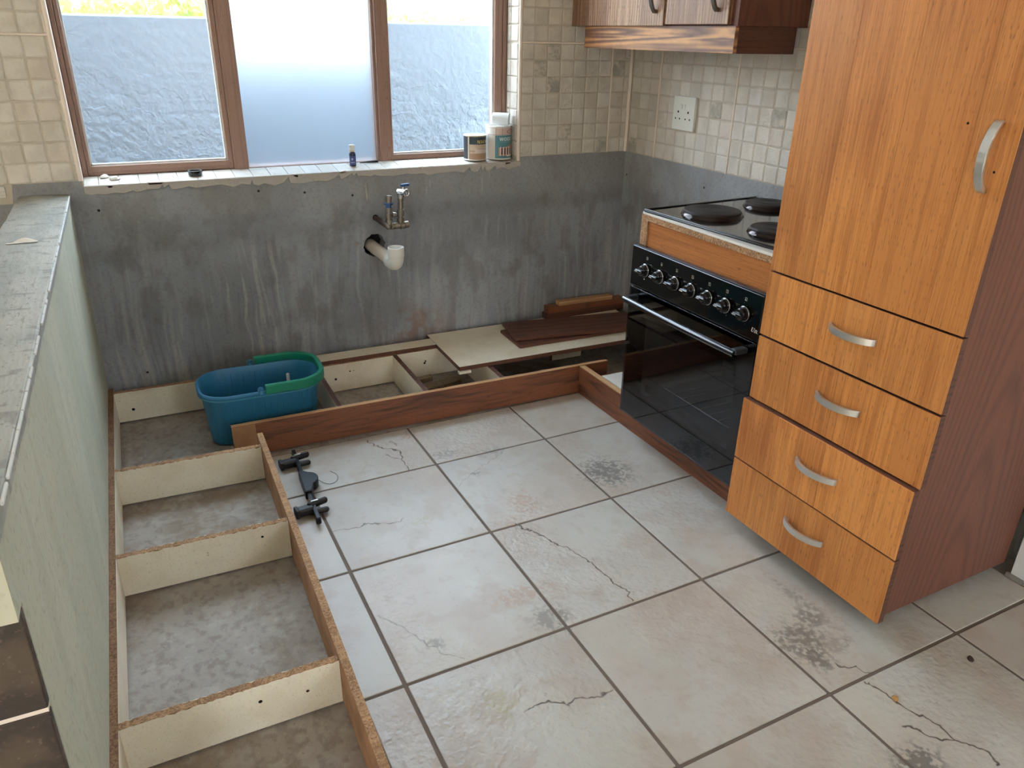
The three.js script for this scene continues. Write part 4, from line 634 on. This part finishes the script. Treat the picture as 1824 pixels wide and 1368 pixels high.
{
  const t = thing('oven', 'black built-in oven with seven knobs below the hob', 'oven', [1.1, 0.105, 0.083]);
  const W = 0.6, Y0 = 0.471, Y1 = 0.604; // control panel
  part('control_panel', rbox(0.024, Y1 - Y0, W, 0.003, 2).translate(0.012, (Y0 + Y1) / 2, W / 2), M.blackGloss, t);
  part('panel_trim', rbox(0.02, 0.004, W, 0.0015).translate(0.012, Y1 + 0.0015, W / 2), phy({ color: 0x2c3038, roughness: 0.25, metalness: 0.6 }), t);
  const pr = canvasTex(2048, 453, (g, w, h) => {
    g.fillStyle = '#0a0a0b'; g.fillRect(0, 0, w, h); const S = w / 0.6; g.lineWidth = 3;
    for (let k = 0; k < 7; k++) { const x = (0.080 + 0.0765 * k) * S, y = (Y1 - 0.580) * S; g.strokeStyle = '#b8b4aa'; g.strokeRect(x - 13, y - 16, 26, 32); g.fillStyle = '#b8b4aa'; if (k === 1) { g.beginPath(); g.moveTo(x - 8, y + 10); g.lineTo(x, y - 10); g.lineTo(x + 8, y + 10); g.fill(); } else if (k > 1) { for (let q = 0; q < 4; q++) { g.beginPath(); g.arc(x + (q % 2 ? 6 : -6), y + (q > 1 ? 8 : -8), q === k % 4 ? 5 : 2.6, 0, 7); g.fill(); } } else { g.strokeRect(x - 7, y - 8, 14, 16); }
      g.fillStyle = '#8d8a83'; for (let q = 0; q < 7; q++) { const a = -0.9 + q * 0.75, R = 0.031 * S; g.beginPath(); g.arc(x + R * Math.sin(a), y + 0.043 * S - R * Math.cos(a), 3, 0, 7); g.fill(); } }
    g.fillStyle = '#d8d6d0'; g.beginPath(); g.arc(0.073 * S, (Y1 - 0.505) * S, 9, 0, 7); g.fill(); g.font = 'italic bold 62px serif'; g.fillText('Univ', 0.572 * S, (Y1 - 0.494) * S);
  });
  part('print', new THREE.PlaneGeometry(W - 0.008, Y1 - Y0 - 0.008).rotateY(-Math.PI / 2).translate(-0.0003, (Y0 + Y1) / 2, W / 2), phy({ map: pr, roughness: 0.14, clearcoat: 0.4, clearcoatRoughness: 0.05 }), t);
  for (let k = 0; k < 7; k++) {
    const kn = part('knob', merge([new THREE.LatheGeometry([[0, 0], [0.0225, 0], [0.0225, 0.004], [0.019, 0.007], [0.0175, 0.014], [0.0165, 0.02], [0.014, 0.022], [0, 0.0225]].map(p => new THREE.Vector2(...p)), 32), rbox(0.011, 0.016, 0.036, 0.004, 2).translate(0, 0.024, 0)]), M.blackGloss, t, [-0.001, 0.537, 0.080 + 0.0765 * k], [0, 0, Math.PI / 2]);
    part('ring', new THREE.TorusGeometry(0.0205, 0.0012, 8, 32).rotateX(Math.PI / 2).translate(0, 0.0045, 0), M.chrome, kn); part('pointer', rbox(0.002, 0.002, 0.014, 0.0006).translate(0, 0.0322, -0.009), M.white, kn);
  }
  // door: dark glass over a framed window into the cavity
  const D = part('door', (() => { const s = new THREE.Shape([[0.001, 0], [W - 0.001, 0], [W - 0.001, 0.467], [0.001, 0.467]].map(p => new THREE.Vector2(...p))), h = new THREE.Path(); h.moveTo(0.085, 0.095); h.lineTo(0.54, 0.095); h.lineTo(0.532, 0.375); h.lineTo(0.075, 0.375); h.closePath(); s.holes.push(h); const g = new THREE.ExtrudeGeometry(s, { depth: 0.018, bevelEnabled: false }); g.rotateY(-Math.PI / 2); g.translate(0.024, 0, 0); return g; })(), M.blackGloss, t);
  part('glass', bx(0.0, 0.004, 0, 0.467, 0.001, W - 0.001, 0.0012), phy({ color: 0xb4b4ba, roughness: 0, transmission: 1, thickness: 0, ior: 1.5 }), D, undefined, undefined, 'dark reflecting door glass');
  const hp = []; for (let i = 0; i <= 24; i++) { const q = i / 24; hp.push([-0.047 - 0.004 * Math.sin(q * Math.PI), 0.436, 0.04 + 0.53 * q]); }
  const hd = part('handle', tube(hp, 0.0105, 40, 14), phy({ color: 0x131417, roughness: 0.22, clearcoat: 0.6, clearcoatRoughness: 0.12 }), D); for (const z of [0.048, 0.562]) part('bracket', rbox(0.045, 0.016, 0.022, 0.004, 2).translate(-0.024, 0.439, z), std({ color: 0x3a3d40, roughness: 0.35, metalness: 0.7 }), hd);
  part('cavity', (() => { const g = merge([bx(0.045, 0.42, 0.05, 0.056, 0.05, 0.55), bx(0.045, 0.42, 0.42, 0.426, 0.05, 0.55), bx(0.045, 0.42, 0.05, 0.42, 0.05, 0.056), bx(0.045, 0.42, 0.05, 0.42, 0.544, 0.55), bx(0.414, 0.42, 0.05, 0.42, 0.05, 0.55), bx(0.024, 0.045, 0.0, 0.6, 0.002, 0.05), bx(0.024, 0.045, 0.0, 0.6, 0.55, 0.598), bx(0.024, 0.045, 0, 0.05, 0.05, 0.55), bx(0.024, 0.045, 0.426, 0.6, 0.05, 0.55)]); return g; })(), std({ color: 0x77777c, roughness: 0.45 }), t);
  const rk = part('rack', merge([cyl([0.06, 0.14, 0.06], [0.06, 0.14, 0.54], 0.0022), cyl([0.38, 0.14, 0.06], [0.38, 0.14, 0.54], 0.002), ...Array.from({ length: 11 }, (_, i) => cyl([0.06, 0.14, 0.08 + i * 0.044], [0.38, 0.14, 0.08 + i * 0.044], 0.0014, 0.0014, 6))]), M.chrome, t);
  part('tray', merge([bx(0.06, 0.38, 0.085, 0.088, 0.065, 0.535), bx(0.058, 0.062, 0.085, 0.11, 0.065, 0.535)]), std({ color: 0x55565a, roughness: 0.3 }), t);
}
{
  const t = thing('hob', 'black glossy hob with four solid plates sitting askew on the oven cabinet', 'hob', [1.122, 0.8165, 0.095], 0.055);
  const W = 0.575, D = 0.505;
  part('top', rbox(D, 0.007, W, 0.003, 2).translate(D / 2, 0.0035, W / 2), M.blackGloss, t);
  part('rim', merge([rbox(0.008, 0.006, W, 0.0025, 2).translate(0.004, 0.008, W / 2), rbox(0.008, 0.006, W, 0.0025, 2).translate(D - 0.004, 0.008, W / 2), rbox(D, 0.006, 0.008, 0.0025, 2).translate(D / 2, 0.008, 0.004), rbox(D, 0.006, 0.008, 0.0025, 2).translate(D / 2, 0.008, W - 0.004)]), M.blackGloss, t);
  const plate = (x, z, r) => { const p = part('hotplate', new THREE.LatheGeometry([[0, 0.0165], [0.018, 0.0165], [0.02, 0.0178], [r - 0.01, 0.0185], [r - 0.003, 0.0178], [r, 0.015], [r - 0.001, 0.006]].map(q => new THREE.Vector2(...q)).reverse(), 56), M.iron, t, [x, 0.0055, z]);
    const gr = []; for (let k = 1; k < 6; k++) gr.push(new THREE.TorusGeometry(r * (0.25 + 0.13 * k), 0.0006, 4, 48).rotateX(Math.PI / 2).translate(0, 0.0182, 0)); part('groove', merge(gr), M.blackMatt, p); part('trim_ring', new THREE.LatheGeometry([[r - 0.001, 0.011], [r + 0.003, 0.010], [r + 0.0065, 0.003], [r + 0.008, 0.0]].map(q => new THREE.Vector2(...q)).reverse(), 56), M.plateTrim, p); };
  plate(0.148, 0.155, 0.09); plate(0.405, 0.145, 0.0725); plate(0.14, 0.42, 0.0725); plate(0.39, 0.42, 0.09);
}
/* ------------------------------------------------ cupboards */
function bow(L = 0.128, w = 0.0165, sag = 0.024, th = 0.007) { // arched strap handle: length on x, rises on z
  const s = new THREE.Shape(), n = 22, P2 = (q, o) => { const x = (q - 0.5) * L, a = 1 - Math.pow(2 * q - 1, 2); return [x * (1 + o * 0.3 / L), 0.001 + sag * Math.pow(a, 0.8) + o]; };
  for (let i = 0; i <= n; i++) { const p = P2(i / n, 0); i ? s.lineTo(...p) : s.moveTo(...p); } for (let i = n; i >= 0; i--) { const p = P2(i / n, th * (0.7 + 0.3 * Math.sin(i / n * Math.PI))); s.lineTo(...p); } s.closePath();
  const g = new THREE.ExtrudeGeometry(s, { depth: w - 0.003, bevelEnabled: true, bevelSize: 0.0013, bevelThickness: 0.0015, bevelSegments: 2 }); g.translate(0, 0, -(w - 0.003) / 2); g.rotateX(Math.PI / 2);
  const gi = g.index ? g.toNonIndexed() : g;
  gi.computeVertexNormals(); const a = merge([gi, cyl([-L / 2 + 0.006, 0, -0.001], [-L / 2 + 0.006, 0, 0.006], 0.0055, 0.0045, 12), cyl([L / 2 - 0.006, 0, -0.001], [L / 2 - 0.006, 0, 0.006], 0.0055, 0.0045, 12)]); return toCreasedNormals(a, 0.7);
}
const bowGeo = bow();
{
  const t = thing('tall_cabinet', 'tall orange oak cupboard with one door over four drawers and dark side', 'cabinet', [1.12, 0, 0.70]);
  part('side_panel', boxUV(bx(0.0, 0.492, 0.036, 2.2, 0.49, 0.508, 0.0015), { su: 0.6, sv: 1.0, grain: 'y', ou: 0.1 }), M.mahog, t, undefined, undefined, 'dark red-brown veneered side');
  part('side_panel', boxUV(bx(0.0, 0.5, 0.036, 2.2, 0.002, 0.02, 0.0015), { su: 0.6, sv: 1.0, grain: 'y', ou: 0.5 }), M.mahog, t);
  part('carcass', merge([bx(0.002, 0.49, 0.785, 0.8, 0.02, 0.49), bx(0.48, 0.492, 0.12, 2.2, 0.02, 0.49), bx(0.002, 0.49, 2.18, 2.2, 0.02, 0.49), bx(0.002, 0.49, 0.118, 0.134, 0.02, 0.49)]), M.dark, t);
  part('base', boxUV(bx(0.068, 0.45, 0, 0.118, 0.03, 0.47), { su: 0.2, sv: 0.6, grain: 'z' }), M.dark, t);
  const strips = (par, x, y0, y1, zs, seed) => { const r = rng(seed); for (let i = 0; i + 1 < zs.length; i++) { const g = boxUV(bx(x, x + 0.0035, y0, y1, zs[i] + 0.0003, zs[i + 1] - 0.0003, 0.0004), { su: 0.36, sv: 1.0, grain: 'y', ou: r(), ov: r() }); part('board', g, M.oak[Math.floor(r() * 5)], par); } };
  const Z0 = 0.0, Z1 = 0.534, z = (v) => v - 0.70;
  const door = part('door', boxUV(bx(-0.0315, -0.014, 0.79, 2.16, Z0, Z1, 0.001), { su: 0.2, sv: 0.6, grain: 'y' }), M.dark, t);
  strips(door, -0.035, 0.7902, 2.1598, [Z0, z(0.837), z(0.99), z(1.145), Z1], 4);
  part('handle', bowGeo, M.steel, door, [-0.035, 1.136, 0.493], [Math.PI / 2, 0, Math.PI / 2].map((v, i) => [0, -Math.PI / 2, Math.PI / 2][i]), 'worn brushed bow handle');
  const dr = [[0.614, 0.785, 0.035, [0.70, 0.738, 0.783, 0.946, 1.085, 1.234], 0.283, 0.71, 0.0], [0.428, 0.608, 0.035, [0.70, 0.828, 0.989, 1.15, 1.234], 0.283, 0.531, 0], [0.238, 0.424, 0.05, [0.695, 0.828, 0.988, 1.138, 1.232], 0.276, 0.342, 0], [0.05, 0.234, 0.05, [0.695, 0.774, 0.938, 1.092, 1.232], 0.276, 0.157, 0]];
  dr.forEach(([y0, y1, x, zs, hz, hy], i) => {
    const d = part('drawer', boxUV(merge([bx(-x + 0.0035, -x + 0.021, y0, y1, z(zs[0]), z(zs[zs.length - 1]), 0.001), bx(-x + 0.02, 0.4, Math.max(y0 + 0.02, 0.14), y0 + 0.14, 0.03, 0.042), bx(-x + 0.02, 0.4, Math.max(y0 + 0.02, 0.14), y0 + 0.14, 0.468, 0.48), bx(-x + 0.02, 0.4, Math.max(y0 + 0.03, 0.14), Math.max(y0 + 0.03, 0.14) + 0.008, 0.04, 0.47)]), { su: 0.2, sv: 0.6, grain: 'z' }), M.dark, t);
    strips(d, -x, y0 + 0.0004, y1 - 0.0004, zs.map(z), 50 + i * 7);
    part('handle', bowGeo, M.steel, d, [-x, hy, hz], [0, -Math.PI / 2, 0]);
  });
  for (const [y, zz] of [[1.11, 0.505], [1.36, 0.52], [1.19, 0.43]]) part('nick', new THREE.SphereGeometry(0.0025, 8, 6).scale(0.2, 1, 1), M.hole, t, [-0.0352, y, zz]);
}
{
  const t = thing('wall_cabinet', 'brown oak wall cupboard with two doors and grained apron above the stove tiles', 'cabinet', [1.385, 1.366, -0.845]);
  part('carcass', boxUV(bx(0.018, 0.311, 0.002, 0.7, 0, 0.937), { su: 0.4, sv: 0.6, grain: 'y' }), M.dark, t);
  part('side_panel', boxUV(bx(0.016, 0.311, 0.0, 0.7, 0.938, 0.956, 0.001), { su: 0.6, sv: 1.0, grain: 'y', ou: 0.3 }), M.mahog, t, undefined, undefined, 'dark brown end panel');
  const dr = (z0, z1, y0, hz, o) => { const d = part('door', boxUV(bx(0, 0.0175, y0, 0.69, z0, z1, 0.0015), { su: 0.4, sv: 0.6, grain: 'y', ou: o }), M.oakPale, t); part('handle', bowGeo, std({ color: 0x807a72, roughness: 0.35, metalness: 1 }), d, [0, 0.105, hz], [0, -Math.PI / 2, Math.PI / 2]); };
  dr(0.0, 0.602, 0.0, 0.556, 0.1); dr(0.614, 0.927, 0.004, 0.876, 0.47);
  part('apron', boxUV(bx(0.015, 0.03, -0.079, 0.0, 0.08, 0.95, 0.001), { su: 0.1, sv: 0.9, grain: 'z' }), M.apron, t, undefined, undefined, 'strongly figured apron board');
  part('apron_return', boxUV(bx(0.0165, 0.275, -0.079, 0.0, 0.93, 0.948, 0.001), { su: 0.2, sv: 0.6, grain: 'x' }), M.dark, t, undefined, undefined, 'dark end of the apron');
}
{
  const t = thing('wall_socket', 'white double socket plate with two switches on the stone mosaic', 'socket', [1.6955, 1.056, -0.449]);
  part('plate', rbox(0.014, 0.128, 0.132, 0.003, 3).translate(-0.006, 0, 0), phy({ color: 0xe2e3da, roughness: 0.35 }), t);
  for (const z of [0.0145, -0.0065]) part('switch', rbox(0.004, 0.018, 0.012, 0.0015, 2), M.white, t, [-0.0135, 0.025, z - 0.009], [0, 0, 0.12]);
  const hole = (y, z, r) => part('pin_hole', new THREE.CylinderGeometry(r, r, 0.001, 14).rotateZ(Math.PI / 2), M.hole, t, [-0.0131, y, z]);
  hole(0.005, -0.032, 0.0045); hole(0.005, 0.029, 0.0045); for (const z of [-0.046, -0.02, 0.015, 0.042]) hole(-0.021, z, 0.0034);
}
scene.updateMatrixWorld(true);
renderer.render(scene, camera);
